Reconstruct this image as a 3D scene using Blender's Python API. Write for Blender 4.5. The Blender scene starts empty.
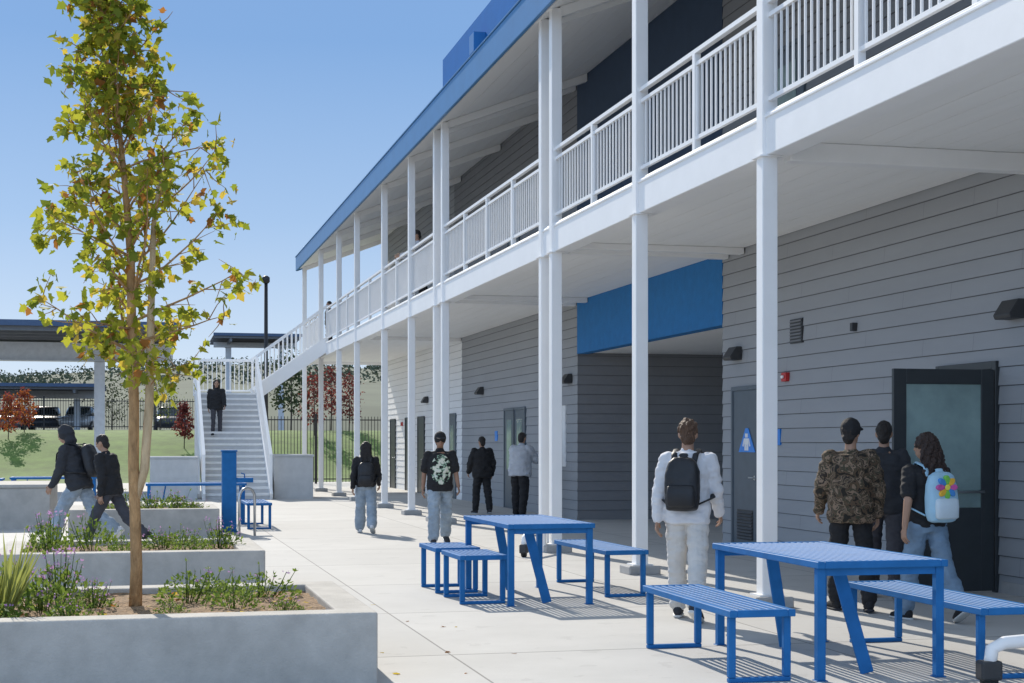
import bpy, bmesh, math, random
from mathutils import Vector, Matrix, noise
R = math.radians
V = Vector
random.seed(7)
scene = bpy.context.scene
col = scene.collection
F, VPX, HY, H = 1545.0, 133.0, 443.0, 1.51
TH = math.atan(379 / F)
SN, CS = math.sin(TH), math.cos(TH)

# ---------- measuring helpers: photo measurements to metres on the ground / on a wall plane
def yx(px, X):
    Z = F * X / (CS * (px - VPX)); return (Z - X * SN) / CS
def gnd(px, py, z=0.0):
    Z = (H - z) * F / (py - HY); X = Z * CS * (px - VPX) / F
    return V((X, (Z - X * SN) / CS, z))
def zat(py, X, Y):
    return H + (HY - py) / F * (X * SN + Y * CS)

# ---------- object helpers
def tag(o, label=None, cat=None, group=None, kind=None):
    if label: o['label'] = label
    if cat: o['category'] = cat
    if group: o['group'] = group
    if kind: o['kind'] = kind
    return o
def empty(name, loc=(0, 0, 0), rz=0, label=None, cat=None, group=None, parent=None):
    o = bpy.data.objects.new(name, None); col.objects.link(o)
    o.location = loc; o.rotation_euler = (0, 0, rz); o.empty_display_size = .1
    if parent: o.parent = parent
    return tag(o, label, cat, group)
def copy_tree(o, parent=None):
    c = o.copy(); col.objects.link(c); c.parent = parent
    for ch in list(o.children): copy_tree(ch, c)
    return c
def link(name, me, mats, parent=None, smooth=False):
    if len(me.materials): me.materials.clear()
    for m in (mats if isinstance(mats, (list, tuple)) else [mats]): me.materials.append(m)
    if smooth: me.polygons.foreach_set('use_smooth', [True] * len(me.polygons))
    o = bpy.data.objects.new(name, me); col.objects.link(o)
    if parent: o.parent = parent
    return o

class MB:
    def __init__(s): s.bm = bmesh.new()
    def face(s, pts, mi=0):
        f = s.bm.faces.new([s.bm.verts.new(p) for p in pts]); f.material_index = mi; return f
    def hexa(s, p, mi=0):
        v = [s.bm.verts.new(q) for q in p]
        for i in ((0,3,2,1),(4,5,6,7),(0,1,5,4),(1,2,6,5),(2,3,7,6),(3,0,4,7)):
            s.bm.faces.new([v[j] for j in i]).material_index = mi
    def box(s, x0, x1, y0, y1, z0, z1, mi=0):
        s.hexa([(x0,y0,z0),(x1,y0,z0),(x1,y1,z0),(x0,y1,z0),(x0,y0,z1),(x1,y0,z1),(x1,y1,z1),(x0,y1,z1)], mi)
    def bar(s, p0, p1, w, h, mi=0, up=(0, 0, 1)):
        p0, p1, up = V(p0), V(p1), V(up); t = (p1 - p0).normalized()
        a = t.cross(up)
        if a.length < 1e-3: a = t.cross(V((0, 1, 0)))
        a.normalize(); b = a.cross(t).normalized(); a = a * w / 2; b = b * h / 2
        s.hexa([p0-a-b, p0+a-b, p1+a-b, p1-a-b, p0-a+b, p0+a+b, p1+a+b, p1-a+b], mi)
    def tube(s, pts, r, seg=8, mi=0, flat=1.0):
        pts = [V(p) for p in pts]; n = len(pts)
        rs = r if isinstance(r, (list, tuple)) else [r] * n
        rings = []; u = None
        for i in range(n):
            t = (pts[min(i+1, n-1)] - pts[max(i-1, 0)]).normalized()
            if u is None:
                u = V((1, 0, 0)) - t * t.x
                if u.length < .2: u = V((0, 1, 0)) - t * t.y
            else: u = u - t * u.dot(t)
            u.normalize(); v = t.cross(u)
            rings.append([s.bm.verts.new(pts[i] + u*math.cos(a)*rs[i] + v*math.sin(a)*rs[i]*flat)
                          for a in [2*math.pi*k/seg for k in range(seg)]])
        for i in range(n-1):
            for k in range(seg):
                f = s.bm.faces.new([rings[i][k], rings[i][(k+1)%seg], rings[i+1][(k+1)%seg], rings[i+1][k]])
                f.material_index = mi; f.smooth = True
        for rg in (rings[0][::-1], rings[-1]): s.bm.faces.new(rg).material_index = mi
    def loft(s, rings, seg=16, n=2.0, mi=0):
        vs = []
        for c, u, v in rings:
            c, u, v = V(c), V(u), V(v); rg = []
            for k in range(seg):
                a = 2*math.pi*k/seg; ca, sa = math.cos(a), math.sin(a)
                rg.append(s.bm.verts.new(c + u*math.copysign(abs(ca)**(2/n), ca) + v*math.copysign(abs(sa)**(2/n), sa)))
            vs.append(rg)
        for i in range(len(vs)-1):
            for k in range(seg):
                f = s.bm.faces.new([vs[i][k], vs[i][(k+1)%seg], vs[i+1][(k+1)%seg], vs[i+1][k]]); f.material_index = mi; f.smooth = True
        for rg in (vs[0][::-1], vs[-1]):
            f = s.bm.faces.new(rg); f.material_index = mi
    def cap(s, p0, p1, r0, r1, fu=1.0, fv=1.0, ref=(1, 0, 0)):
        p0, p1, ref = V(p0), V(p1), V(ref); t = (p1-p0).normalized(); u = ref - t*ref.dot(t)
        if u.length < .1: u = V((0, 1, 0)) - t*t.y
        u.normalize(); v = t.cross(u); rg = []
        for a in (80, 50, 25): rg.append((p0 - t*r0*math.sin(R(a)), r0*math.cos(R(a))))
        rg += [(p0, r0), (p1, r1)]
        for a in (25, 50, 80): rg.append((p1 + t*r1*math.sin(R(a)), r1*math.cos(R(a))))
        s.loft([(c, u*r*fu, v*r*fv) for c, r in rg], 12)
    def ball(s, c, rx, ry, rz, M=None, useg=14, vseg=9):
        m = Matrix.Translation(V(c)) @ Matrix.Diagonal((rx, ry, rz, 1))
        if M is not None: m = M @ m
        r = bmesh.ops.create_uvsphere(s.bm, u_segments=useg, v_segments=vseg, radius=1, matrix=m)
        for v in r['verts']:
            for f in v.link_faces: f.smooth = True
    def build(s, name, mats, parent=None, smooth=False, bevel=0, seg=1, recalc=True):
        if recalc: bmesh.ops.recalc_face_normals(s.bm, faces=s.bm.faces[:])
        me = bpy.data.meshes.new(name); s.bm.to_mesh(me); s.bm.free()
        o = link(name, me, mats, parent, smooth)
        if bevel:
            b = o.modifiers.new('bevel', 'BEVEL'); b.width = bevel; b.segments = seg; b.limit_method = 'ANGLE'; b.angle_limit = R(40)
        return o
    def scale(s, k):
        for v in s.bm.verts: v.co *= k

def remesh(mb, voxel, iters=4, amp=0, freq=(9, 9, 20), seed=0):
    bmesh.ops.recalc_face_normals(mb.bm, faces=mb.bm.faces[:])
    me = bpy.data.meshes.new('remesh_source'); mb.bm.to_mesh(me); mb.bm.free()
    ob = bpy.data.objects.new('remesh_source', me); col.objects.link(ob)
    m = ob.modifiers.new('r', 'REMESH'); m.mode = 'VOXEL'; m.voxel_size = voxel; m.use_smooth_shade = True
    sm = ob.modifiers.new('s', 'SMOOTH'); sm.iterations = iters; sm.factor = .5
    dg = bpy.context.evaluated_depsgraph_get()
    me2 = bpy.data.meshes.new_from_object(ob.evaluated_get(dg))
    bpy.data.objects.remove(ob); bpy.data.meshes.remove(me)
    if amp:
        nr = [v.normal.copy() for v in me2.vertices]
        for v, n in zip(me2.vertices, nr):
            p = v.co
            q = V((p.x*freq[0]+seed, p.y*freq[1], p.z*freq[2]))
            d = noise.noise(q) + .5*noise.noise(q*2.1)
            v.co = p + n*amp*d
    return me2

# ---------- materials
def newmat(name):
    m = bpy.data.materials.new(name); m.use_nodes = True
    nt = m.node_tree; return m, nt, nt.nodes['Principled BSDF']
def N(nt, typ, **kw):
    n = nt.nodes.new(typ)
    for k, v in kw.items(): setattr(n, k, v)
    return n
def mth(nt, op, a, b=None):
    n = N(nt, 'ShaderNodeMath', operation=op)
    for i, x in enumerate((a, b)):
        if x is None: continue
        if isinstance(x, (int, float)): n.inputs[i].default_value = x
        else: nt.links.new(x, n.inputs[i])
    return n.outputs[0]
def mixc(nt, fac, a, b, blend='MIX'):
    n = N(nt, 'ShaderNodeMix', data_type='RGBA', blend_type=blend)
    for sock, x in ((n.inputs[0], fac), (n.inputs[6], a), (n.inputs[7], b)):
        if isinstance(x, (int, float)): sock.default_value = x
        elif isinstance(x, (tuple, list)): sock.default_value = (*x[:3], 1)
        else: nt.links.new(x, sock)
    return n.outputs[2]
def mat(name, c, rough=.6, metal=0, var=.12, scale=6, bump=0, bscale=60, stretch=(1, 1, 1), spec=.5):
    m, nt, p = newmat(name)
    tc = N(nt, 'ShaderNodeTexCoord'); mp = N(nt, 'ShaderNodeMapping'); mp.inputs['Scale'].default_value = stretch
    nt.links.new(tc.outputs['Object'], mp.inputs[0])
    nz = N(nt, 'ShaderNodeTexNoise'); nz.inputs['Scale'].default_value = scale; nz.inputs['Detail'].default_value = 6
    nz.inputs['Roughness'].default_value = .6
    nt.links.new(mp.outputs[0], nz.inputs['Vector'])
    rp = N(nt, 'ShaderNodeMapRange'); rp.inputs[1].default_value = .25; rp.inputs[2].default_value = .75
    nt.links.new(nz.outputs[0], rp.inputs[0])
    lo = [x*(1-var) for x in c]; hi = [min(1, x*(1+var)) for x in c]
    nt.links.new(mixc(nt, rp.outputs[0], lo, hi), p.inputs['Base Color'])
    p.inputs['Roughness'].default_value = rough; p.inputs['Metallic'].default_value = metal
    p.inputs['Specular IOR Level'].default_value = spec
    if bump:
        n2 = N(nt, 'ShaderNodeTexNoise'); n2.inputs['Scale'].default_value = bscale; n2.inputs['Detail'].default_value = 4
        nt.links.new(mp.outputs[0], n2.inputs['Vector'])
        b = N(nt, 'ShaderNodeBump'); b.inputs['Strength'].default_value = bump; b.inputs['Distance'].default_value = .02
        nt.links.new(n2.outputs[0], b.inputs['Height']); nt.links.new(b.outputs[0], p.inputs['Normal'])
    return m
def leafmat(name, c, tr=.5):
    m, nt, p = newmat(name)
    p.inputs['Base Color'].default_value = (*c, 1); p.inputs['Roughness'].default_value = .6
    p.inputs['Specular IOR Level'].default_value = .15
    t = N(nt, 'ShaderNodeBsdfTranslucent'); t.inputs[0].default_value = (min(1, c[0]*1.6), min(1, c[1]*1.6), c[2]*1.2, 1)
    mx = N(nt, 'ShaderNodeMixShader'); mx.inputs[0].default_value = tr
    nt.links.new(p.outputs[0], mx.inputs[1]); nt.links.new(t.outputs[0], mx.inputs[2])
    nt.links.new(mx.outputs[0], nt.nodes['Material Output'].inputs[0]); return m

M = {}
M['white'] = mat('white_paint', (.89, .885, .875), .45, var=.03, scale=3)
M['soffit'] = mat('soffit_paint', (.91, .905, .885), .6, var=.03, scale=2, stretch=(2, .2, 1))
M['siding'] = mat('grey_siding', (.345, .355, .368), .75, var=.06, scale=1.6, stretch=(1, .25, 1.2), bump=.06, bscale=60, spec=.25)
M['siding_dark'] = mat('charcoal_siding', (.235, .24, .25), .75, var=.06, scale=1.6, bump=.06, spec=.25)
M['siding_light'] = mat('pale_siding', (.86, .86, .855), .65, var=.04, scale=2, stretch=(1, .4, 2))
M['seam'] = mat('board_joint', (.23, .236, .245), .8)
M['lap_shade'] = mat('painted_lap_shade', (.12, .125, .13), .85)  # dark colour for the shadow lines painted along the board laps
M['blue'] = mat('blue_paint', (.015, .15, .40), .45, var=.12, scale=3)
M['bluewall'] = mat('blue_stucco', (.012, .17, .44), .8, var=.10, scale=5, bump=.3, bscale=120)
M['bluescreen'] = mat('deep_blue_panel', (.008, .14, .42), .9, var=.06, scale=3, spec=.05)
M['slateblue'] = mat('dark_slate_blue', (.03, .055, .10), .8, var=.10, scale=4)
M['fascia'] = mat('blue_fascia', (.03, .165, .38), .4, var=.08, scale=2)
M['bluemetal'] = mat('blue_powder_coat', (.022, .15, .39), .58, var=.14, scale=7, spec=.14)
M['concrete'] = mat('planter_concrete', (.45, .425, .385), .85, var=.20, scale=4, bump=.25, bscale=70)
M['conc2'] = mat('pier_concrete', (.40, .395, .385), .85, var=.14, scale=6, bump=.2)
M['palewall'] = mat('pale_concrete', (.55, .55, .54), .85, var=.10, scale=4)
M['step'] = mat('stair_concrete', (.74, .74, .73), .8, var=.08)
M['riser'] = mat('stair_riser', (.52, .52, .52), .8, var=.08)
M['black'] = mat('black_metal', (.015, .015, .017), .5, var=.2)
M['dark'] = mat('dark_bronze', (.035, .037, .04), .5, var=.15)
M['doordark'] = mat('charcoal_door', (.032, .038, .042), .4, var=.12)
M['doorblue'] = mat('slate_door', (.085, .11, .135), .45, var=.10)
M['glass'] = mat('door_glass', (.24, .34, .33), .10, var=.35, scale=1.5, spec=.8)  # pale teal base colour paints in a greenish reflection
M['glassdark'] = mat('dark_glass', (.03, .04, .045), .08, var=.2, spec=.8)
M['steel'] = mat('brushed_steel', (.55, .56, .57), .3, metal=.9, var=.08)
M['red'] = mat('alarm_red', (.5, .02, .02), .4)
M['signblue'] = mat('sign_blue', (.02, .24, .75), .4)
M['signwhite'] = mat('sign_white', (.85, .85, .85), .5, var=.03)
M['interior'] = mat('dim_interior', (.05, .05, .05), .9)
M['bark'] = mat('orange_brown_bark', (.42, .245, .11), .9, var=.5, scale=22, bump=.9, bscale=45, stretch=(1, 1, .35))
M['barkpale'] = mat('pale_tan_bark', (.54, .40, .24), .9, var=.3, scale=18, bump=.7, bscale=50, stretch=(1, 1, .3))
M['bark2'] = mat('grey_bark', (.10, .08, .06), .9, var=.3, scale=10)
M['mulch'] = mat('bark_mulch', (.29, .19, .11), .95, var=.6, scale=40, bump=1.0, bscale=45)
M['leaf1'] = leafmat('leaf_yellow_green', (.30, .30, .038), .55)
M['leaf2'] = leafmat('leaf_olive', (.17, .205, .028), .5)
M['leaf3'] = leafmat('leaf_gold', (.42, .31, .055), .55)
M['leaf4'] = leafmat('leaf_russet', (.28, .12, .035), .5)
M['g1'] = leafmat('herb_green', (.17, .235, .05), .35)
M['g2'] = leafmat('herb_dark_green', (.09, .15, .03), .3)
M['purple'] = leafmat('purple_petal', (.42, .24, .52), .35)
M['straw'] = leafmat('grass_blade', (.28, .30, .10), .4)
M['redleaf1'] = leafmat('red_leaf', (.22, .05, .045), .35)
M['redleaf2'] = leafmat('dark_red_leaf', (.11, .03, .032), .3)
M['orleaf'] = leafmat('orange_leaf', (.36, .12, .035), .4)
M['t1'] = leafmat('far_green', (.07, .095, .038), .15)
M['t2'] = leafmat('far_dark_green', (.04, .06, .028), .12)
M['hz1'] = leafmat('hazy_green', (.085, .105, .07), .08)
M['hz2'] = leafmat('hazy_dark_green', (.055, .075, .055), .08)
M['solar'] = mat('solar_panel', (.02, .024, .032), .5, var=.2)
M['canopyedge'] = mat('canopy_blue_edge', (.04, .085, .17), .4)
M['greysteel'] = mat('grey_steel_paint', (.60, .62, .63), .5)
M['dimsteel'] = mat('dark_steel_paint', (.16, .17, .18), .5)
M['rubber'] = mat('black_rubber', (.012, .012, .012), .7)

# concrete plaza with saw-cut joints
def plaza_mat():
    m, nt, p = newmat('plaza_concrete'); L = nt.links.new
    g = N(nt, 'ShaderNodeNewGeometry'); sp = N(nt, 'ShaderNodeSeparateXYZ'); L(g.outputs['Position'], sp.inputs[0])
    S = 2.75
    xs = mth(nt, 'ADD', sp.outputs[0], .55); ys = mth(nt, 'ADD', sp.outputs[1], .2)
    jx = mth(nt, 'LESS_THAN', mth(nt, 'PINGPONG', xs, S/2), .008)
    jy = mth(nt, 'LESS_THAN', mth(nt, 'PINGPONG', ys, S/2), .012)
    j = mth(nt, 'MAXIMUM', jx, jy)
    cx = mth(nt, 'FLOOR', mth(nt, 'DIVIDE', xs, S)); cy = mth(nt, 'FLOOR', mth(nt, 'DIVIDE', ys, S))
    cb = N(nt, 'ShaderNodeCombineXYZ'); L(cx, cb.inputs[0]); L(cy, cb.inputs[1])
    wn = N(nt, 'ShaderNodeTexWhiteNoise'); L(cb.outputs[0], wn.inputs[0])
    n1 = N(nt, 'ShaderNodeTexNoise'); n1.inputs['Scale'].default_value = .9; n1.inputs['Detail'].default_value = 8; n1.inputs['Roughness'].default_value = .65
    n2 = N(nt, 'ShaderNodeTexNoise'); n2.inputs['Scale'].default_value = 60; n2.inputs['Detail'].default_value = 3
    n3 = N(nt, 'ShaderNodeTexNoise'); n3.inputs['Scale'].default_value = 3.5; n3.inputs['Detail'].default_value = 6
    for n_ in (n1, n2, n3): L(g.outputs['Position'], n_.inputs['Vector'])
    c = mixc(nt, n1.outputs[0], (.39, .38, .36), (.63, .615, .585))
    c = mixc(nt, mth(nt, 'MULTIPLY', wn.outputs[0], .45), c, (.42, .41, .39))
    c = mixc(nt, mth(nt, 'MULTIPLY', n2.outputs[0], .25), c, (.40, .39, .37))
    st = mth(nt, 'MULTIPLY', mth(nt, 'GREATER_THAN', n3.outputs[0], .64), .14)
    c = mixc(nt, st, c, (.20, .19, .18))
    c = mixc(nt, mth(nt, 'MULTIPLY', j, .75), c, (.13, .125, .12))
    L(c, p.inputs['Base Color']); p.inputs['Roughness'].default_value = .8
    b = N(nt, 'ShaderNodeBump'); b.inputs['Strength'].default_value = .15; b.inputs['Distance'].default_value = .01
    L(n2.outputs[0], b.inputs['Height']); L(b.outputs[0], p.inputs['Normal'])
    return m
M['plaza'] = plaza_mat()
M['earth'] = mat('dry_earth', (.20, .17, .11), .95, var=.3, scale=.05)
M['lawn'] = mat('lawn_grass', (.11, .18, .03), .9, var=.35, scale=1.5, bump=.5, bscale=20)
M['asphalt'] = mat('asphalt', (.06, .06, .062), .9, var=.2)
M['hill'] = mat('hazy_hill', (.115, .13, .085), .95, var=.3, scale=.06)

# cloth and skin
M['skin_a'] = mat('skin_medium', (.38, .22, .145), .5, var=.08)
M['skin_b'] = mat('skin_tan', (.30, .165, .105), .5, var=.08)
M['hair_dark'] = mat('hair_dark', (.018, .013, .01), .55, var=.5, scale=40, bump=.8, bscale=60, stretch=(3, 3, .4))
M['hair_brown'] = mat('hair_brown', (.11, .058, .032), .6, var=.5, scale=40, bump=.8, bscale=60, stretch=(3, 3, .4))
M['hair_curl'] = mat('hair_dark_curls', (.034, .018, .013), .6, var=.6, scale=40, bump=.8, bscale=60)
M['eye'] = mat('eye_dark', (.02, .015, .012), .2)
M['lip'] = mat('lip', (.28, .10, .08), .5)
M['c_white'] = mat('white_fleece', (.68, .68, .70), .9, var=.08, bump=.2, bscale=150)
M['c_cream'] = mat('cream_cotton', (.62, .60, .57), .9, var=.10, bump=.2, bscale=150)
M['c_grey'] = mat('light_grey_fleece', (.48, .50, .54), .9, var=.1, bump=.2, bscale=150)
M['c_black'] = mat('black_cloth', (.014, .014, .016), .85, var=.3, bump=.2, bscale=150)
M['c_char'] = mat('charcoal_cloth', (.03, .032, .038), .85, var=.25, bump=.2, bscale=150)
M['c_denim'] = mat('blue_denim', (.17, .25, .34), .85, var=.25, scale=7, bump=.2, bscale=200)
M['c_denim2'] = mat('light_denim', (.30, .36, .42), .85, var=.3, scale=7, bump=.2, bscale=200)
M['c_navy'] = mat('dark_grey_trousers', (.05, .05, .06), .85, var=.25)
M['c_sole'] = mat('white_sole', (.6, .6, .58), .6)
M['c_pack'] = mat('black_nylon', (.012, .013, .016), .5, var=.3, bump=.15, bscale=90)
M['c_sky'] = mat('pale_blue_nylon', (.36, .58, .72), .6, var=.1, bump=.15, bscale=90)
M['c_sky2'] = mat('white_blue_nylon', (.60, .70, .76), .6, var=.06)
def camo():
    m, nt, p = newmat('camouflage_cloth'); tc = N(nt, 'ShaderNodeTexCoord')
    nz = N(nt, 'ShaderNodeTexNoise'); nz.inputs['Scale'].default_value = 12; nz.inputs['Detail'].default_value = 3; nz.inputs['Distortion'].default_value = 1.2
    nt.links.new(tc.outputs['Object'], nz.inputs['Vector'])
    r = N(nt, 'ShaderNodeValToRGB'); r.color_ramp.interpolation = 'CONSTANT'
    e = r.color_ramp.elements; e[0].color = (.02, .017, .012, 1); e[1].position = .40; e[1].color = (.11, .07, .042, 1)
    for pos, c in ((.47, (.055, .05, .03, 1)), (.53, (.24, .165, .11, 1)), (.60, (.035, .025, .018, 1)), (.66, (.15, .11, .07, 1))):
        x = e.new(pos); x.color = c
    nt.links.new(nz.outputs[0], r.inputs[0]); nt.links.new(r.outputs[0], p.inputs['Base Color']); p.inputs['Roughness'].default_value = .9
    return m
M['c_camo'] = camo()
def print_shirt():
    m, nt, p = newmat('black_printed_cotton'); tc = N(nt, 'ShaderNodeTexCoord'); L = nt.links.new
    sp = N(nt, 'ShaderNodeSeparateXYZ'); L(tc.outputs['Object'], sp.inputs[0])
    dx = mth(nt, 'DIVIDE', sp.outputs[0], .15); dz = mth(nt, 'DIVIDE', mth(nt, 'SUBTRACT', sp.outputs[2], 1.12), .22)
    rr = mth(nt, 'ADD', mth(nt, 'MULTIPLY', dx, dx), mth(nt, 'MULTIPLY', dz, dz))
    nz = N(nt, 'ShaderNodeTexNoise'); nz.inputs['Scale'].default_value = 18; nz.inputs['Detail'].default_value = 4
    L(tc.outputs['Object'], nz.inputs['Vector'])
    k = mth(nt, 'MULTIPLY', mth(nt, 'LESS_THAN', rr, 1.0), mth(nt, 'GREATER_THAN', nz.outputs[0], .475))
    k = mth(nt, 'MULTIPLY', k, mth(nt, 'GREATER_THAN', sp.outputs[1], 0))
    pc = mixc(nt, mth(nt, 'GREATER_THAN', nz.outputs[0], .53), (.24, .36, .25), (.66, .66, .56))
    L(mixc(nt, k, (.014, .014, .016), pc), p.inputs['Base Color']); p.inputs['Roughness'].default_value = .9
    return m
M['c_print'] = print_shirt()

# =====================================================================  PEOPLE
TORSO = [(.86, .125, .09), (.93, .16, .115), (1.0, .155, .11), (1.10, .138, .10), (1.22, .15, .108), (1.32, .165, .112), (1.39, .16, .098), (1.44, .10, .075), (1.47, .06, .058)]
def person(label, loc, yaw, h, legs, arms, lean=0, head=(0, 0), skin='skin_a', top=None, bottom=None, shoe='c_black', sole='c_sole',
           hair='short', hmat='hair_dark', hat=None, pack=None, vox=.011, seed=0):
    k = h / 1.75
    root = empty('person', loc, yaw, label, 'person')
    # skeleton
    LG = []; low = 9
    for side, (p, kn, ab) in zip((-1, 1), legs):
        p, kn, ab = R(p), R(kn), R(ab)
        hip = V((side*.09, 0, .92)); d1 = V((side*math.sin(ab), math.sin(p), -math.cos(p))).normalized()
        knee = hip + d1*.425; sp = p - kn
        d2 = V((side*math.sin(ab)*.5, math.sin(sp), -math.cos(sp))).normalized(); ank = knee + d2*.41
        fp = min(0, sp + R(10)); f = V((side*.14, math.cos(fp), math.sin(fp))).normalized(); up = V((0, -math.sin(fp), math.cos(fp)))
        for d in (-.07, .19): low = min(low, (ank - up*.088 + f*d).z)
        LG.append([hip, knee, ank, f, up])
    off = V((0, 0, -low))
    for L in LG:
        for i in range(3): L[i] = L[i] + off
    TL = Matrix.Translation(off) @ Matrix.Translation((0, 0, .95)) @ Matrix.Rotation(-R(lean), 4, 'X') @ Matrix.Translation((0, 0, -.95))
    HT = TL @ Matrix.Translation((0, 0, 1.5)) @ Matrix.Rotation(R(head[1]), 4, 'Z') @ Matrix.Rotation(-R(head[0]), 4, 'X') @ Matrix.Translation((0, 0, -1.5))
    AR = []
    for side, (p, ab, el, inw) in zip((-1, 1), arms):
        p, ab, el, inw = R(p), R(ab), R(el), R(inw)
        sh = TL @ V((side*.178, 0, 1.405))
        d1 = V((side*math.sin(ab), math.sin(p)*math.cos(ab), -math.cos(p)*math.cos(ab))).normalized()
        elb = sh + d1*.285
        d2 = V((side*math.sin(ab*.4 - inw), math.sin(p+el), -math.cos(p+el))).normalized()
        wr = elb + d2*.245
        AR.append((sh, elb, wr, d1, d2, side))
    def trings(rows, ea=0, eb=0, T=TL):
        q = T.to_3x3()
        return [(T @ V((0, 0, z)), q @ V((a+ea, 0, 0)), q @ V((0, b+eb, 0))) for z, a, b in rows]
    # body: one surface
    mb = MB(); mb.loft(trings(TORSO), 18)
    mb.cap(TL @ V((0, -.01, 1.42)), HT @ V((0, 0, 1.56)), .056, .052)
    mb.cap(TL @ V((-.15, 0, 1.405)), TL @ V((.15, 0, 1.405)), .052, .052, ref=(0, 1, 0))
    mb.ball((0, .0, 1.645), .074, .092, .108, HT); mb.ball((0, .03, 1.585), .054, .064, .062, HT)
    mb.ball((0, .094, 1.622), .013, .02, .022, HT); mb.ball((0, .072, 1.665), .05, .022, .016, HT)
    for s in (-1, 1): mb.ball((s*.075, -.008, 1.63), .013, .022, .032, HT)
    for hip, knee, ank, f, up in LG:
        mb.cap(hip, knee, .085, .056); mb.cap(knee, ank, .056, .036); mb.cap(ank, ank + f*.1 - up*.04, .036, .03)
    for sh, elb, wr, d1, d2, side in AR:
        mb.cap(sh, elb, .050, .040); mb.cap(elb, wr, .041, .028)
        w = V((0, 1, 0)) - d2*d2.y
        if w.length < .3: w = V((0, 0, 1)) - d2*d2.z
        w.normalize()
        mb.cap(wr + d2*.01, wr + d2*.075, .034, .038, 1.0, .42, ref=w)
    me = remesh(mb, vox, 3)
    bm = MB(); bm.bm.from_mesh(me); bpy.data.meshes.remove(me)
    for sh, elb, wr, d1, d2, side in AR:
        w = V((0, 1, 0)) - d2*d2.y
        if w.length < .3: w = V((0, 0, 1)) - d2*d2.z
        w.normalize(); n = w.cross(d2)
        if n.x*side > 0: n = -n
        base = wr + d2*.08
        for i, ln in enumerate((.066, .076, .070, .055)):
            o = w*(.029 - .0195*i); a = base + o - d2*.012
            b = a + d2*ln*.55 + n*.008 + o*.12; c = b + d2*ln*.38 + n*.022; e = c + d2*ln*.18 + n*.02
            bm.tube([a, b, c, e], [.0095, .009, .008, .006], 6)
        a = wr + d2*.028 + w*.026; b = a + (d2*.5 + w*.6 + n*.25).normalized()*.036; c = b + (d2*.85 + w*.15 + n*.3).normalized()*.03
        bm.tube([a, b, c], [.012, .011, .008], 6)
    bm.scale(k); bm.build('body', M[skin], root, smooth=True)
    for s in (-1, 1):
        e = MB(); e.ball((s*.03, .079, 1.645), .012, .010, .008, HT, 8, 6); e.scale(k); e.build('eye', M['eye'], root)
    e = MB(); e.ball((0, .088, 1.582), .022, .008, .006, HT, 8, 6); e.scale(k); e.build('lips', M['lip'], root)
    # trousers
    th, kn_, hm = bottom.get('r', (.098, .075, .066)); ln = bottom.get('len', .93)
    mb = MB(); mb.loft(trings([(.84, .14, .10), (.90, .165, .12), (.98, .162, .115), (1.04, .148, .108)], .012, .012), 18)
    for hip, knee, ank, f, up in LG:
        end = knee + (ank-knee)*ln
        mb.cap(hip, knee, th, kn_); mb.cap(knee, knee*.5+end*.5, kn_, (kn_+hm)*.5); mb.cap(knee*.5+end*.5, end, (kn_+hm)*.5, hm)
    me = remesh(mb, vox, 3, .014, (8, 8, 17), seed); me.transform(Matrix.Scale(k, 4))
    link('trousers', me, M[bottom['m']], root, True)
    # upper garment
    ea = top.get('ease', .03); hem = top.get('hem', .90); sl = top.get('sleeve', 1.0)
    rows = [(hem-.01, .15, .105), (hem+.03, .163, .117), (1.04, .158, .114), (1.14, .152, .110), (1.24, .156, .112), (1.33, .166, .113), (1.39, .16, .098), (1.44, .10, .078)]
    mb = MB(); mb.loft(trings(rows, ea, ea*.9), 20, 2.2)
    mb.cap(TL @ V((-.14, 0, 1.40)), TL @ V((.14, 0, 1.40)), .062+ea*.3, .062+ea*.3, ref=(0, 1, 0))
    mb.cap(TL @ V((0, -.005, 1.42)), TL @ V((0, 0, 1.47)), .07+ea*.3, .06+ea*.2)
    for sh, elb, wr, d1, d2, side in AR:
        if sl > .6:
            mb.cap(sh, elb, .06+ea*.5, .05+ea*.5); w2 = elb + (wr-elb)*.97; mb.cap(elb, w2, .05+ea*.5, .036+ea*.3)
        else: mb.cap(sh, sh + (elb-sh)*.72, .062+ea*.4, .064+ea*.4)
    if top.get('hood') == 'down':
        mb.cap(TL @ V((-.075, -.085, 1.43)), TL @ V((.075, -.085, 1.43)), .05, .05, ref=(0, 1, 0)); mb.ball((0, -.10, 1.39), .10, .055, .075, TL)
        mb.cap(TL @ V((-.085, -.04, 1.455)), TL @ V((-.06, .06, 1.43)), .035, .028); mb.cap(TL @ V((.085, -.04, 1.455)), TL @ V((.06, .06, 1.43)), .035, .028)
    if top.get('hood') == 'up':
        mb.ball((0, -.03, 1.66), .105, .115, .125, HT); mb.ball((0, -.05, 1.54), .10, .085, .11, HT)
    me = remesh(mb, vox, 3, .016, (8, 8, 15), seed+3.3); me.transform(Matrix.Scale(k, 4))
    link(top.get('name', 'jacket'), me, M[top['m']], root, True)
    # shoes
    for hip, knee, ank, f, up in LG:
        s = V((f.y, -f.x, 0)).normalized(); so = ank - up*.088; mb = MB()
        mb.loft([(so+f*d+up*(hh+.012), s*w, up*hh) for d, w, hh in ((-.078, .02, .025), (-.066, .034, .04), (-.03, .04, .05), (.02, .042, .05), (.07, .045, .04), (.12, .048, .03), (.165, .042, .024), (.19, .022, .016))], 12, 2.4)
        mb.cap(so+up*.06-f*.01, so+up*.10-f*.012, .046, .042)
        mb.scale(k); so_ = mb.build('shoe', M[shoe], root, True)
        mb = MB(); mb.loft([(so+f*d+up*.011, s*w, up*.011) for d, w in ((-.084, .02), (-.07, .038), (-.02, .043), (.06, .048), (.12, .052), (.17, .046), (.2, .022))], 12, 3)
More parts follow.
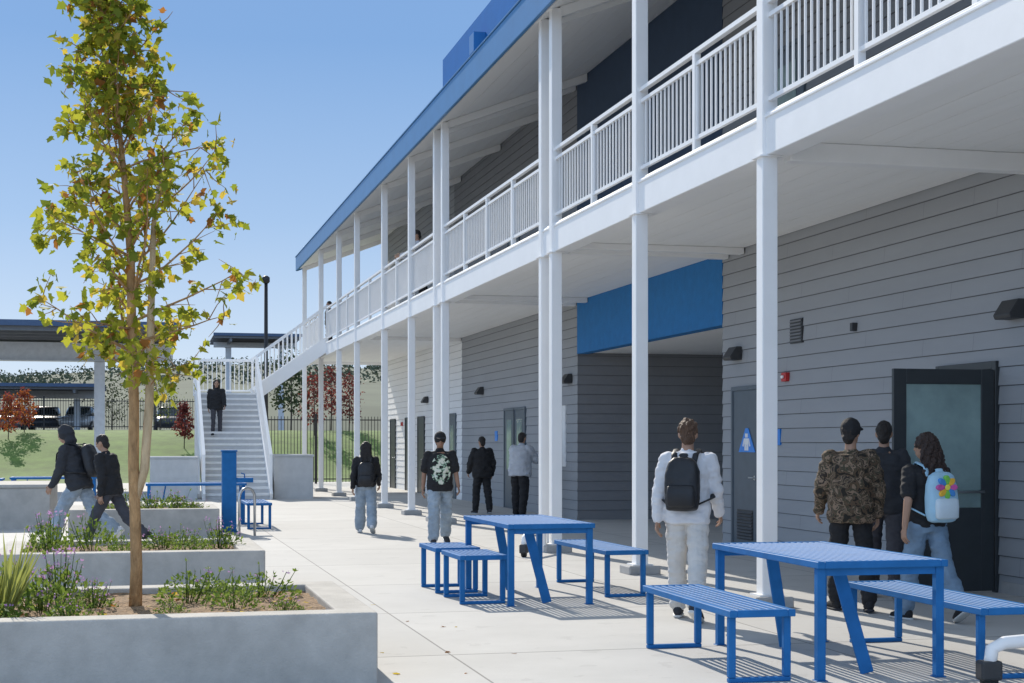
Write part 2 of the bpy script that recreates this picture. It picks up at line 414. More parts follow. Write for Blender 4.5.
        mb.scale(k); mb.build('sole', M[sole], so_, False)
    # hair / hats
    if hair:
        mb = MB(); am = .008
        if hair == 'short':
            mb.ball((0, -.014, 1.668), .083, .096, .098, HT); mb.ball((0, -.05, 1.60), .064, .052, .07, HT)
        elif hair == 'messy':
            am = .018; mb.ball((0, -.012, 1.675), .088, .10, .10, HT); mb.ball((0, -.05, 1.60), .066, .054, .07, HT)
        elif hair == 'long':
            mb.ball((0, -.018, 1.668), .088, .098, .098, HT)
            for s in (-1, 0, 1): mb.cap(HT @ V((s*.05, -.055, 1.66)), TL @ V((s*.075, -.135, 1.24)), .06, .04)
        elif hair == 'curly':
            am = .016; mb.ball((0, -.022, 1.672), .098, .105, .10, HT); mb.ball((0, -.055, 1.57), .105, .085, .11, HT)
            rs = random.Random(4)
            for i in range(22):
                a = -math.pi*.98 + math.pi*.96*i/21; x0, y0_ = math.cos(a)*.10, math.sin(a)*.085 - .02; ln_ = rs.uniform(.30, .44)
                pts = []
                for s in range(9):
                    t = s/8; sp_r = 1 + .55*t; pts.append(HT @ V((x0*sp_r + .016*math.sin(t*15+i*1.7), y0_*sp_r - .02*t + .016*math.cos(t*15+i*1.7), 1.66 - ln_*t)))
                mb.tube(pts, [.024, .026, .026, .025, .024, .022, .02, .017, .011], 6)
        me = remesh(mb, .007 if hair == 'curly' else vox, 2, am, (28, 28, 22), seed); me.transform(Matrix.Scale(k, 4)); link('hair', me, M[hmat], root, True)
    if hat:
        mb = MB()
        mb.ball((0, -.004, 1.69), .092, .108, .082, HT); mb.loft([(HT @ V((0, .07+.12*t, 1.695-.018*t)), HT.to_3x3() @ V((w, 0, 0)), HT.to_3x3() @ V((0, 0, .008))) for t, w in ((0, .08), (.5, .078), (.9, .055), (1, .035))], 12)
        mb.cap(HT @ V((0, -.004, 1.668)), HT @ V((0, -.004, 1.69)), .096, .095, 1, 1.13)
        me = remesh(mb, .008, 2); me.transform(Matrix.Scale(k, 4)); link('cap', me, M['c_black'], root, True)
    if pack:
        b = empty('backpack', loc, yaw, pack['label'], 'backpack'); ez = ea + .012
        q = TL.to_3x3(); y0 = -.112 - ez - .075; dz = pack.get('dz', 0)
        rr = [(.955, .10, .05), (.97, .135, .075), (1.05, .152, .09), (1.18, .155, .09), (1.30, .15, .082), (1.38, .125, .068), (1.415, .08, .04)]
        mb = MB(); mb.loft([(TL @ V((0, y0, z+dz)), q @ V((a, 0, 0)), q @ V((0, bb, 0))) for z, a, bb in rr], 20, 3)
        mb.cap(TL @ V((-.03, y0+.03, 1.44+dz)), TL @ V((.03, y0+.03, 1.44+dz)), .012, .012, ref=(0, 1, 0))
        me = remesh(mb, .01, 3, .006 if pack.get('emblem') else .010, (9, 9, 9), seed); me.transform(Matrix.Scale(k, 4)); link('main_compartment', me, M[pack['m']], b, True)
        mb = MB(); mb.loft([(TL @ V((0, y0-.085, z+dz)), q @ V((a, 0, 0)), q @ V((0, bb, 0))) for z, a, bb in ((.985, .09, .02), (1.0, .118, .035), (1.10, .122, .04), (1.16, .118, .034), (1.175, .095, .015))], 16, 3)
        mb.scale(k); mb.build('front_pocket', M[pack.get('m2', pack['m'])], b, True)
        for s in (-1, 1):
            mb = MB(); e2 = ez + .008
            mb.tube([TL @ V(p) for p in ((s*.085, y0+.07, 1.38+dz), (s*.095, -.075-e2, 1.45), (s*.10, 0, 1.462+e2*.6), (s*.105, .085+e2, 1.40), (s*.115, .118+e2, 1.30), (s*.15, .085+e2, 1.17), (s*(.165+e2), -.02, 1.08), (s*.14, y0+.05, 1.02+dz))], .026, 8, flat=.32)
            mb.scale(k); mb.build('strap', M[pack['m']], b, True)
        if pack.get('emblem'):
            ec = V((0, y0-.094, 1.275+dz))
            for i in range(8):
                a = i*math.pi/4; mb = MB(); c = ec + V((math.cos(a)*.068, 0, math.sin(a)*.068))
                u = V((math.cos(a)*.042, 0, math.sin(a)*.042)); v = V((-math.sin(a)*.027, 0, math.cos(a)*.027))
                mb.loft([(TL @ (c+V((0, t, 0))), q @ u*s_, q @ v*s_) for t, s_ in ((-.010, .8), (-.006, 1), (.05, 1))], 14); mb.scale(k)
                mb.build('emblem_petal', M['pt%d' % (i % 4)], b)
            mb = MB(); mb.loft([(TL @ (ec+V((0, t, 0))), q @ V((.028*s_, 0, 0)), q @ V((0, 0, .028*s_))) for t, s_ in ((-.014, .7), (-.009, 1), (.05, 1))], 16); mb.scale(k); mb.build('emblem_centre', M['pt4'], b)
    return root
for i, c in enumerate(((.60, .10, .35), (.80, .45, .04), (.20, .55, .08), (.06, .25, .60), (.85, .75, .10))): M['pt%d' % i] = mat('emblem_colour_%d' % i, c, .6, var=.1)

A0 = [(4, 7, 14, 0), (-3, 7, 12, 0)]
p = gnd(687, 620)
person('person in white hoodie and cream trousers walking away with a black backpack', p, R(-30), 1.71, [(15, 5, 2), (-13, 22, 3)], [(-16, 11, 14, 0), (16, 10, 22, 0)],
       lean=4, top=dict(m='c_white', ease=.045, hood='down', name='hoodie', hem=.86), bottom=dict(m='c_cream', r=(.105, .085, .075)), shoe='c_char', hair='messy', hmat='hair_brown', vox=.009, seed=1, head=(6, 8),
       pack=dict(label='black backpack worn over the white hoodie', m='c_pack'))
p = gnd(851, 611)
person('person in brown camouflage jacket and dark cap standing at the open door', p, R(-14), 1.71, [(10, 8, 3), (-8, 6, 4)], [(10, 15, 22, 4), (-8, 13, 16, 4)], lean=2,
       top=dict(m='c_camo', ease=.055, name='jacket', hem=.82), bottom=dict(m='c_black', r=(.10, .08, .07)), shoe='c_black', sole='c_char', hat='cap', vox=.009, seed=2, head=(2, -35))
p = gnd(927, 621)
person('person with long dark curls, black t-shirt and jeans wearing a pale blue backpack', p, R(6), 1.60, [(15, 5, 2), (-16, 22, 3)], [(-16, 14, 20, 0), (14, 12, 40, 10)], lean=2,
       top=dict(m='c_black', ease=.03, sleeve=.5, name='t_shirt', hem=.90), bottom=dict(m='c_denim', r=(.105, .085, .078)), shoe='c_black', hair='curly', hmat='hair_curl', vox=.009, seed=3, head=(4, 30),
       pack=dict(label='pale blue backpack with a multicoloured flower emblem', m='c_sky', m2='c_sky2', emblem=True, dz=-.02))
p = gnd(884, 599)
person('person in dark charcoal clothes partly hidden behind the camouflage jacket', p, R(-30), 1.72, [(14, 4, 2), (-14, 16, 2)], A0,
       top=dict(m='c_char', ease=.04, name='sweatshirt', hem=.86), bottom=dict(m='c_navy'), vox=.011, seed=4)
p = gnd(440, 545)
person('person in black printed t-shirt, cap and light jeans walking towards the camera', p, R(176), 1.66, [(-14, 16, 3), (16, 6, 3)], [(12, 13, 18, 0), (-14, 12, 12, 0)],
       top=dict(m='c_print', ease=.045, sleeve=.5, name='t_shirt', hem=.86), bottom=dict(m='c_denim2', r=(.112, .095, .088)), shoe='c_char', hat='cap', skin='skin_b', vox=.010, seed=5, head=(6, 0))
p = gnd(366, 533)
person('person with long dark hair, black top and wide pale jeans walking away', p, R(-8), 1.54, [(16, 5, 2), (-14, 22, 2)], [(-14, 11, 10, 0), (16, 11, 20, 0)],
       top=dict(m='c_black', ease=.035, name='sweatshirt', hem=.90), bottom=dict(m='c_denim2', r=(.11, .10, .10)), shoe='c_white', hair='long', seed=6, head=(5, 0),
       pack=dict(label='small black backpack below long dark hair', m='c_pack', dz=-.05))
p = gnd(482, 514)
person('person dressed all in black standing under the walkway, back turned', p, R(5), 1.64, [(8, 6, 4), (-7, 8, 4)], [(8, 18, 30, 8), (-4, 16, 24, 6)],
       top=dict(m='c_black', ease=.07, name='hoodie', hood='down', hem=.84), bottom=dict(m='c_black', r=(.11, .09, .075)), shoe='c_char', seed=7, head=(6, 10))
p = gnd(520, 518)
person('person in light grey hoodie and black trousers reaching out under the walkway', p, R(-42), 1.72, [(10, 6, 5), (-8, 8, 5)], [(58, 8, 34, 0), (40, 14, 50, 4)],
       top=dict(m='c_grey', ease=.085, name='hoodie', hood='down', hem=.86), bottom=dict(m='c_black', r=(.115, .095, .075)), seed=8, lean=6, head=(10, 0))
person('person in black coming down the outdoor staircase', (2.30, 44.54, 1.668), R(180), 1.64, [(-4, 2, 2), (26, 44, 2)], [(20, 8, 20, 0), (-18, 8, 14, 0)],
       top=dict(m='c_black', ease=.045, name='jacket', hem=.84), bottom=dict(m='c_navy', r=(.095, .07, .055)), hair='long', vox=.013, seed=9, head=(12, 0))
p = gnd(79, 545)
person('person in dark hooded top with the hood up and pale jeans striding left', p, R(66), 1.86, [(30, 14, 2), (-24, 30, 2)], [(10, 8, 22, 5), (-16, 8, 16, 0)], lean=16,
       top=dict(m='c_char', ease=.055, hood='up', name='hoodie', hem=.84), bottom=dict(m='c_denim2', r=(.11, .09, .085)), shoe='c_white', hair=None, seed=10, head=(10, 0),
       pack=dict(label='black backpack on the hooded person beside the planters', m='c_pack'))
p = gnd(111, 549)
person('person in dark jacket and dark grey trousers walking beside the planters', p, R(62), 1.70, [(28, 10, 2), (-26, 26, 2)], [(-12, 8, 16, 0), (10, 8, 24, 0)], lean=10,
       top=dict(m='c_black', ease=.045, name='jacket', hem=.86), bottom=dict(m='c_navy', r=(.10, .08, .07)), seed=11, head=(10, 0))
person('person leaning on the upper walkway railing, head above the top rail', (6.22, yx(422, 6.2), 4.56), R(80), 1.66, [(-4, 0, 3), (4, 3, 3)], [(38, 12, 40, 5), (38, 12, 40, 5)], lean=12,
       top=dict(m='c_grey', ease=.04, name='sweatshirt'), bottom=dict(m='c_black'), vox=.014, seed=12)
person('person in black at the far end of the upper walkway', (6.25, yx(329, 6.25), 4.56), R(95), 1.6, [(-4, 0, 3), (4, 3, 3)], A0,
       top=dict(m='c_black', ease=.04, name='jacket'), bottom=dict(m='c_black'), vox=.016, seed=13)

# =====================================================================  BUILDING
B = empty('school_building', (8.5, 30, 0), 0, 'two storey grey school building with white columns, upper walkway and blue roof edge', 'building')
BO = V((-8.5, -30, 0))
def bpart(mb, name, mats, parent=None, **kw):
    bmesh.ops.translate(mb.bm, verts=mb.bm.verts[:], vec=BO); return mb.build(name, mats, parent or B, **kw)
XW, XC = 8.5, 5.7
YN, YF = 4.0, 53.0
PITCH = .19
def siding(mb, p0, p1, z0, z1, n, pitch=PITCH, dep=.016):
    p0, p1, n = V(p0), V(p1), V(n); z = z0; Lw = (p1-p0).length; t = (p1-p0)/Lw; e = n*.0012; e2 = n*.002
    while z < z1 - .003:
        row = math.floor(z/pitch+1e-4); zg = (row+1)*pitch; zt = min(zg, z1); zb = zg - pitch
        ob, ot = n*(.002+dep*(1-(z-zb)/pitch)), n*(.002+dep*(1-(zt-zb)/pitch))
        mb.face([(*(p0+ob).xy, z), (*(p1+ob).xy, z), (*(p1+ot).xy, zt), (*(p0+ot).xy, zt)])
        mb.face([(*p0.xy, z), (*p1.xy, z), (*(p1+ob).xy, z), (*(p0+ob).xy, z)])
        if zt == zg:
            za = zt - .009; oa = n*(.002+dep*.009/pitch)
            mb.face([(*(p0+oa+e2).xy, za), (*(p1+oa+e2).xy, za), (*(p1+ot+e2).xy, zt-.0005), (*(p0+ot+e2).xy, zt-.0005)], 2)  # thin dark strip paints the shadow line at each board lap
        d = (row*1.37 + .9) % 3.66
        while d < Lw - .05:
            a, b = p0 + t*d, p0 + t*(d+.006)
            mb.face([(*(a+ob+e).xy, z), (*(b+ob+e).xy, z), (*(b+ot+e).xy, zt), (*(a+ot+e).xy, zt)], 1); d += 3.66
        z = zt
SM = lambda m: [M[m], M['seam'] if m != 'siding_light' else M['siding_light'], M['lap_shade'] if m != 'siding_light' else M['siding']]  # last slot colours the painted lap shadow lines
def wall(y0, y1, z0, z1, m, label=None, X=XW):
    mb = MB(); mb.box(X+.004, X+.2, y0, y1, z0, z1); siding(mb, (X, y0, 0), (X, y1, 0), z0, z1, (-1, 0, 0))
    o = bpart(mb, 'wall', SM(m), recalc=False)
    if label: o['label'] = label
    return o
BA, BB_ = 21.5, 29.2
DH = 14.05
ZR0, ZR1 = 7.47, 8.62            # roof soffit height at the outer edge and at the wall
wall(YN, DH, -.01, 4.32, 'siding'); wall(DH, DH+1.06, 2.27, 4.32, 'siding'); wall(DH+1.06, BA, -.01, 4.32, 'siding')
wall(BB_, 40.2, -.01, 4.32, 'siding'); wall(40.2, YF, -.01, 4.32, 'siding_light', 'pale painted wall section')
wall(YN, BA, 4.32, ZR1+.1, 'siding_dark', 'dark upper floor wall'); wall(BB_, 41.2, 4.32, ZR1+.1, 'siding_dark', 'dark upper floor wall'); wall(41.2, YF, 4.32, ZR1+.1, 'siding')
mb = MB(); mb.box(XW-.02, XW+.2, BA, BB_, 3.26, 4.32); bpart(mb, 'blue_header', M['bluewall'])
mb = MB(); mb.box(XW-.02, XW+.2, BA, BB_, 4.56, ZR1+.1); bpart(mb, 'upper_panel', M['slateblue'])
mb = MB(); mb.box(XW+.2, 13, BB_+.004, BB_+.2, -.01, 3.3); siding(mb, (XW-.01, BB_, 0), (13, BB_, 0), -.01, 3.27, (0, -1, 0)); bpart(mb, 'passage_wall', SM('siding_dark'), recalc=False)
mb = MB(); mb.box(XW+.2, 13, BA-.2, BA, -.01, 3.3); bpart(mb, 'passage_wall', M['siding'])
mb = MB(); mb.box(13, 13.2, BA-.2, BB_+.2, -.01, 3.3); bpart(mb, 'passage_wall', M['siding'])
mb = MB(); mb.box(XW+.2, 13, BA, BB_, 3.28, 3.4); bpart(mb, 'passage_ceiling', M['soffit'])
mb = MB(); mb.box(20, 20.2, YN, YF, 0, ZR1); mb.box(XW+.2, 20, YF-.2, YF, 0, ZR1); mb.box(XW+.2, 20, YN, YN+.2, 0, ZR1); bpart(mb, 'rear_wall', M['siding'])
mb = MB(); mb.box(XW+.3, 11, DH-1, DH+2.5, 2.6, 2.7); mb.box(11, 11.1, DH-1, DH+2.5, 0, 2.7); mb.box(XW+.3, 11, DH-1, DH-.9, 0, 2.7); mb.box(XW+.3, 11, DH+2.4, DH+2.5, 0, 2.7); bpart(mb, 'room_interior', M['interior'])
# deck
mb = MB(); mb.box(5.66, 5.9, YN, YF, 4.16, 4.555); mb.box(5.645, 5.66, YN, YF, 4.50, 4.53); bpart(mb, 'edge_beam', M['white'], bevel=.006)
mb = MB(); mb.box(5.9, XW-.03, YN, YF, 4.40, 4.56); bpart(mb, 'walkway_deck', M['conc2'])
mb = MB(); x = 5.902
while x < XW-.03:
    mb.box(x, min(x+.294, XW-.028), YN, YF, 4.30, 4.39); x += .301
bpart(mb, 'walkway_soffit', M['soffit'])
# roof, rising towards the building
def zr(x): return ZR0 + (ZR1-ZR0)*(x-5.5)/3.0
def slope(mb, x0, x1, y0, y1, d0, d1):
    a, b = zr(x0), zr(x1)
    mb.hexa([(x0, y0, a+d0), (x1, y0, b+d0), (x1, y1, b+d0), (x0, y1, a+d0), (x0, y0, a+d1), (x1, y0, b+d1), (x1, y1, b+d1), (x0, y1, a+d1)])
mb = MB(); slope(mb, 5.5, XW, YN, YF+.4, .05, .36); mb.box(XW+.001, 20.2, YN, YF+.4, ZR1+.12, ZR1+.36); bpart(mb, 'roof_slab', M['greysteel'])
mb = MB(); x = 5.56
while x < XW-.04:
    slope(mb, x, min(x+.392, XW-.03), YN, YF+.3, 0, .045); x += .40
bpart(mb, 'roof_soffit', M['soffit'])
mb = MB(); mb.box(5.44, 5.498, YN, YF+.46, 7.43, 7.90); mb.box(5.42, 5.60, YN, YF+.48, 7.90, 7.93)
bpart(mb, 'roof_fascia', M['fascia'], bevel=.008)
mb = MB(); slope(mb, 5.5, XW, YF+.4, YF+.46, -.04, .42); bpart(mb, 'end_fascia', M['fascia'])
zs = zr(7.0)+.34
mb = MB(); mb.hexa([(7.0, 12, zs), (8.5, 12, zr(8.5)+.34), (8.5, 35.3, zr(8.5)+.34), (7.0, 35.3, zs), (7.0, 12, 10.42), (8.5, 12, 10.42), (8.5, 35.3, 10.42), (7.0, 35.3, 10.42)])
mb.box(8.501, 14, 12, 35.3, ZR1+.37, 10.42); rs = bpart(mb, 'roof_screen', M['bluescreen'])
yy = yx(479, 6.9); mb = MB(); mb.box(6.74, 6.998, yy-.22, yy+.22, 9.5, 9.9); mb.box(6.80, 6.95, yy-.08, yy+.08, 8.9, 9.5); bpart(mb, 'scupper', M['blue'], rs, bevel=.01)
# columns
cpx = [767, 640, 555.5, 544.5, 445, 437, 411.5, 384.5, 357, 339, 321, 304.5]
cy = [yx(p_, XC) for p_ in cpx]
for i, y in enumerate([5.95] + cy):
    w = .075 if i < 4 else .07
    mb = MB(); mb.box(XC-w, XC+w, y-w, y+w, -.01, 7.54)
    c = bpart(mb, 'column', M['white'], bevel=.008, seg=2)
    mb = MB(); mb.box(XC-.11, XC+.11, y-.11, y+.11, 4.145, 4.158); bpart(mb, 'beam_plate', M['white'], c)
    mb = MB(); mb.box(XC-.12, XC+.12, y-.12, y+.12, .10, .115); bpart(mb, 'base_plate', M['white'], c)
    mb = MB(); mb.box(XC-.19, XC+.19, y-.19, y+.19, -.01, .10); bpart(mb, 'column_footing', M['conc2'], c, bevel=.015)
    if i in (0, 1, 3, 4, 5, 6, 9, 12):
        zb = 4.12 if i == 1 else 4.21
        mb = MB(); mb.box(XC+.2, XW-.03, y-.08, y+.08, zb, 4.298); bpart(mb, 'deck_cross_beam', M['white'], bevel=.006)
    if i > 1:
        mb = MB(); slope(mb, XC+.05, XW-.03, y-.07, y+.07, -.15, -.003); bpart(mb, 'roof_cross_beam', M['white'], bevel=.006)
# railing bays
def bay(y0, y1):
    mb = MB(); n = max(1, round((y1-y0)/1.85)); ys = [y0 + (y1-y0)*i/n for i in range(n+1)]
    mb.box(XC-.03, XC+.03, y0, y1, 5.56, 5.605); mb.box(XC-.02, XC+.02, y0, y1, 5.43, 5.47); mb.box(XC-.02, XC+.02, y0, y1, 4.66, 4.70)
    y = y0 + .06
    while y < y1 - .03:
        mb.box(XC-.0095, XC+.0095, y-.0095, y+.0095, 4.701, 5.429); y += .128
    r = bpart(mb, 'railing_panel', M['white'])
    for y in ys[1:-1]:
        mb = MB(); mb.box(XC-.034, XC+.034, y-.036, y+.036, 4.556, 5.558); bpart(mb, 'railing_post', M['white'], r)
srt = sorted([5.95] + cy)
for a, b in zip(srt[:-1], srt[1:]):
    if b-a < 1: continue
    if a < 47.5 and b > 46.7: b = 46.6
    if b-a > .8: bay(a+.076, b-.076)
# doors
def door(ya, yb, hgt, leafm, glass=None, louver=False, X=XW, z0=0):
    mb = MB(); d = .05; mb.box(X-d, X, ya-.06, ya, z0, z0+hgt+.06); mb.box(X-d, X, yb, yb+.06, z0, z0+hgt+.06); mb.box(X-d, X, ya, yb, z0+hgt, z0+hgt+.06)
    mb2 = MB(); mb2.box(X-.035, X, ya+.003, yb-.003, z0+.01, z0+hgt-.003)
    dr = bpart(mb2, 'door', M[leafm]); bpart(mb, 'door_frame', M[leafm], dr, bevel=.004)
    if glass:
        a, b, c, e = glass; mb = MB(); mb.box(X-.042, X-.036, ya+(yb-ya)*a, ya+(yb-ya)*b, z0+c, z0+e); bpart(mb, 'glass', M['glass'], dr)
    if louver:
        mb = MB()
        for i in range(9): mb.bar((X-.045, ya+.18, z0+.16+.045*i), (X-.045, yb-.18, z0+.16+.045*i), .012, .03, up=(.5, 0, .8))
        mb.box(X-.04, X-.036, ya+.16, yb-.16, z0+.13, z0+.56); bpart(mb, 'louver', M['dark'], dr)
    mb = MB(); yh = ya+.09; mb.tube([(X-.036, yh, z0+1.02), (X-.085, yh, z0+1.02), (X-.085, yh+.12, z0+1.02)], .011, 8); mb.tube([(X-.034, yh, z0+1.02), (X-.05, yh, z0+1.02)], .032, 12); bpart(mb, 'handle', M['steel'], dr)
    return dr
y1, y0 = yx(735.5, XW), yx(760, XW)
dr = door(y0, y1, 2.26, 'doorblue', None, True); dr['label'] = 'slate blue door with louvre and blue triangle sign'
mb = MB(); yc = (y0+y1)/2 - .08; zc = 1.38; xq, xr = XW-.046, XW-.038
mb.hexa([(xq, yc-.30, zc), (xq, yc+.30, zc), (xq, yc+.05, zc+.34), (xq, yc-.05, zc+.34), (xr, yc-.30, zc), (xr, yc+.30, zc), (xr, yc+.05, zc+.34), (xr, yc-.05, zc+.34)])
xa, xb = XW-.052, XW-.0465
def quad8(pts): mb.hexa([(xa, yc+a*1.15, zc+b*.8) for a, b in pts] + [(xb, yc+a*1.15, zc+b*.8) for a, b in pts], 1)
quad8([(-.065, .13), (.065, .13), (.075, .245), (-.075, .245)]); quad8([(-.04, .26), (.04, .26), (.04, .33), (-.04, .33)])
quad8([(-.06, .03), (-.008, .03), (-.008, .128), (-.06, .128)]); quad8([(.008, .03), (.06, .03), (.06, .128), (.008, .128)])
quad8([(-.125, .11), (-.09, .10), (-.078, .21), (-.078, .245)]); quad8([(.09, .10), (.125, .11), (.078, .245), (.078, .21)])
bpart(mb, 'restroom_sign', [M['signblue'], M['signwhite']], dr)
for a, b in ((526, 516), (515.5, 506)):
    dr = door(yx(a, XW), yx(b, XW), 2.26, 'doorblue', (.25, .75, .9, 2.05))
door(yx(456.5, XW), yx(450, XW), 2.26, 'doorblue', (.25, .75, .9, 2.0)); door(yx(425, XW), yx(419, XW), 2.26, 'doordark'); door(yx(412, XW), yx(406.5, XW), 2.26, 'doordark'); door(yx(396, XW), yx(391.5, XW), 2.26, 'doordark')
for a in (520, 805):
    door(yx(a, XW), yx(a, XW)+1.0, 2.2, 'doorblue', (.2, .8, .9, 2.0), z0=4.56)
# open door leaf, perpendicular to the wall
mb = MB(); y = DH - .02; xl = 7.33
mb.box(xl, xl+.14, y-.045, y, .02, 2.25); mb.box(8.30, 8.44, y-.045, y, .02, 2.25); mb.box(xl+.14, 8.30, y-.045, y, .02, .86); mb.box(xl+.14, 8.30, y-.045, y, 2.10, 2.25)
dr = bpart(mb, 'door', M['doordark'], bevel=.004); dr['label'] = 'dark open door with tall glass standing at right angles to the wall'
mb = MB(); mb.box(xl+.14, 8.30, y-.028, y-.016, .86, 2.10); bpart(mb, 'glass', M['glass'], dr)
mb = MB(); mb.tube([(xl+.06, y-.045, 1.02), (xl+.06, y-.10, 1.02), (8.30, y-.10, 1.02), (8.30, y-.045, 1.02)], .014, 8); bpart(mb, 'push_bar', M['steel'], dr)
mb = MB(); mb.box(XW-.05, XW, DH-.075, DH-.003, 0, 2.34); mb.box(XW-.05, XW, DH+1.06, DH+1.13, 0, 2.34); mb.box(XW-.05, XW, DH-.003, DH+1.06, 2.26, 2.34); bpart(mb, 'door_frame', M['doordark'], dr, bevel=.004)
# small wall fittings
def at_wall(px, py): 
    Y = yx(px, XW); return Y, zat(py, XW, Y)
for px, py in ((1019, 310), (739, 354), (571, 379), (483, 391), (428, 400)):
    Y, z = at_wall(px, py); mb = MB(); pr = [(-.016, -.09), (-.016, .10), (-.10, .10), (-.20, -.05), (-.18, -.09)]
    a = [(XW+q[0], Y-.15, z+q[1]) for q in pr]; b = [(XW+q[0], Y+.15, z+q[1]) for q in pr]
    mb.face(a); mb.face(b[::-1])
    for i in range(5): mb.face([a[i], a[(i+1) % 5], b[(i+1) % 5], b[i]])
    bmesh.ops.remove_doubles(mb.bm, verts=mb.bm.verts[:], dist=1e-4)
    bpart(mb, 'wall_light', M['dark'], bevel=.006)
for px, py in ((788, 377), (403, 424)):
    Y, z = at_wall(px, py); mb = MB(); mb.box(XW-.07, XW-.003, Y-.075, Y+.075, z-.06, z+.06, 0); mb.box(XW-.10, XW-.07, Y-.03, Y+.03, z-.02, z+.02, 1); bpart(mb, 'fire_alarm', [M['red'], M['signwhite']], bevel=.008)
Y, z = at_wall(798, 331); mb = MB(); mb.box(XW-.03, XW-.003, Y-.19, Y+.19, z-.16, z+.16)
for i in range(7): mb.bar((XW-.04, Y-.17, z-.13+.043*i), (XW-.04, Y+.17, z-.13+.043*i), .012, .02, 1, up=(.5, 0, .8))
bpart(mb, 'wall_vent', [M['dark'], M['siding_dark']])
Y, z = at_wall(857, 327); mb = MB(); mb.box(XW-.08, XW-.003, Y-.035, Y+.035, z-.05, z+.05); bpart(mb, 'junction_box', M['dark'], bevel=.006)
for px, py, w, hh, m_ in ((779, 437, .09, .11, 'signblue'), (563, 436, .26, .62, 'signwhite'), (497, 436, .12, .12, 'signblue')):
    Y, z = at_wall(px, py); mb = MB(); mb.box(XW-.028, XW-.003, Y-w, Y+w, z-hh, z+hh); bpart(mb, 'wall_sign', M[m_])
mb = MB(); mb.box(XW-.03, XW-.003, 15.25, 20.0, -.005, .12); mb.box(XW-.03, XW-.003, YN, 13.9, -.005, .12); bpart(mb, 'wall_base_trim', M['conc2'])

# =====================================================================  STAIRCASE
ST = empty('outdoor_staircase', (2.7, 41.6, 0), 0, 'white railed concrete staircase turning up to the far end of the walkway', 'staircase')
def sp_(mb, name, m, **kw):
    bmesh.ops.translate(mb.bm, verts=mb.bm.verts[:], vec=(-2.7, -41.6, 0)); return mb.build(name, m, ST, **kw)
X0, X1, rs_, td = 1.82, 3.58, .1667, .28
mb = MB()
for i in range(18):
    ya = 41.6 + td*i; z = rs_*(i+1)
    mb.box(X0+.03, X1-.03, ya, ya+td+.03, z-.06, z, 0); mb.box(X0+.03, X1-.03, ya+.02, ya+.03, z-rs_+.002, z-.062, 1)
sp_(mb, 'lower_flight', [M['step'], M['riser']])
yt = 41.6 + 18*td
mb = MB(); mb.box(X0, X1, yt+.035, yt+1.66, 2.85, 3.0); sp_(mb, 'landing', M['step'])
mb = MB()
for i in range(9):
    xa = X1 + .235*i; z = 3.0 + .173*(i+1); mb.box(xa, xa+.26, yt+.05, yt+1.62, z-.05, z); mb.box(xa+.02, xa+.03, yt+.05, yt+1.62, z-.17, z-.052)
sp_(mb, 'upper_flight', M['step'])
def guard(p0, p1, name='stair_railing'):
    p0, p1 = V(p0), V(p1); mb = MB(); L = (p1-p0).xy.length; n = max(2, int(L/.13)); up = V((0, 0, 1))
    mb.bar(p0+up*1.05, p1+up*1.05, .08, .08); mb.bar(p0+up*.12, p1+up*.12, .04, .05)
    for i in range(1, n):
        q = p0.lerp(p1, i/n); mb.box(q.x-.013, q.x+.013, q.y-.013, q.y+.013, q.z+.10, q.z+1.05)
    for q in (p0, p1): mb.box(q.x-.035, q.x+.035, q.y-.035, q.y+.035, q.z-.05, q.z+1.08)
    sp_(mb, name, M['white'])
def stringer(p0, p1):
    mb = MB(); p0, p1 = V(p0), V(p1); mb.bar(p0, p1, .07, .38, up=(0, 0, 1)); sp_(mb, 'stringer', M['white'])
for x in (X0, X1):
    stringer((x, 41.5, .0), (x, yt+.1, 2.93)); guard((x, 41.6, .12), (x, yt+.05, 3.05))
for y in (yt+.03, yt+1.64): stringer((X1, y, 3.0), (XC, y, 4.5))
guard((X1+.02, yt+.06, 3.05), (XC, yt+.06, 4.6)); guard((X1, yt+1.6, 3.05), (XC, yt+1.6, 4.6)); guard((X0, yt+1.62, 3.0), (X1, yt+1.62, 3.0)); guard((X0, yt+.1, 3.0), (X0, yt+1.6, 3.0))
for x in (X0+.06, X1-.06):
    for y in (yt+.12, yt+1.55):
        mb = MB(); mb.box(x-.05, x+.05, y-.05, y+.05, 0, 2.85); sp_(mb, 'support_post', M['white'])

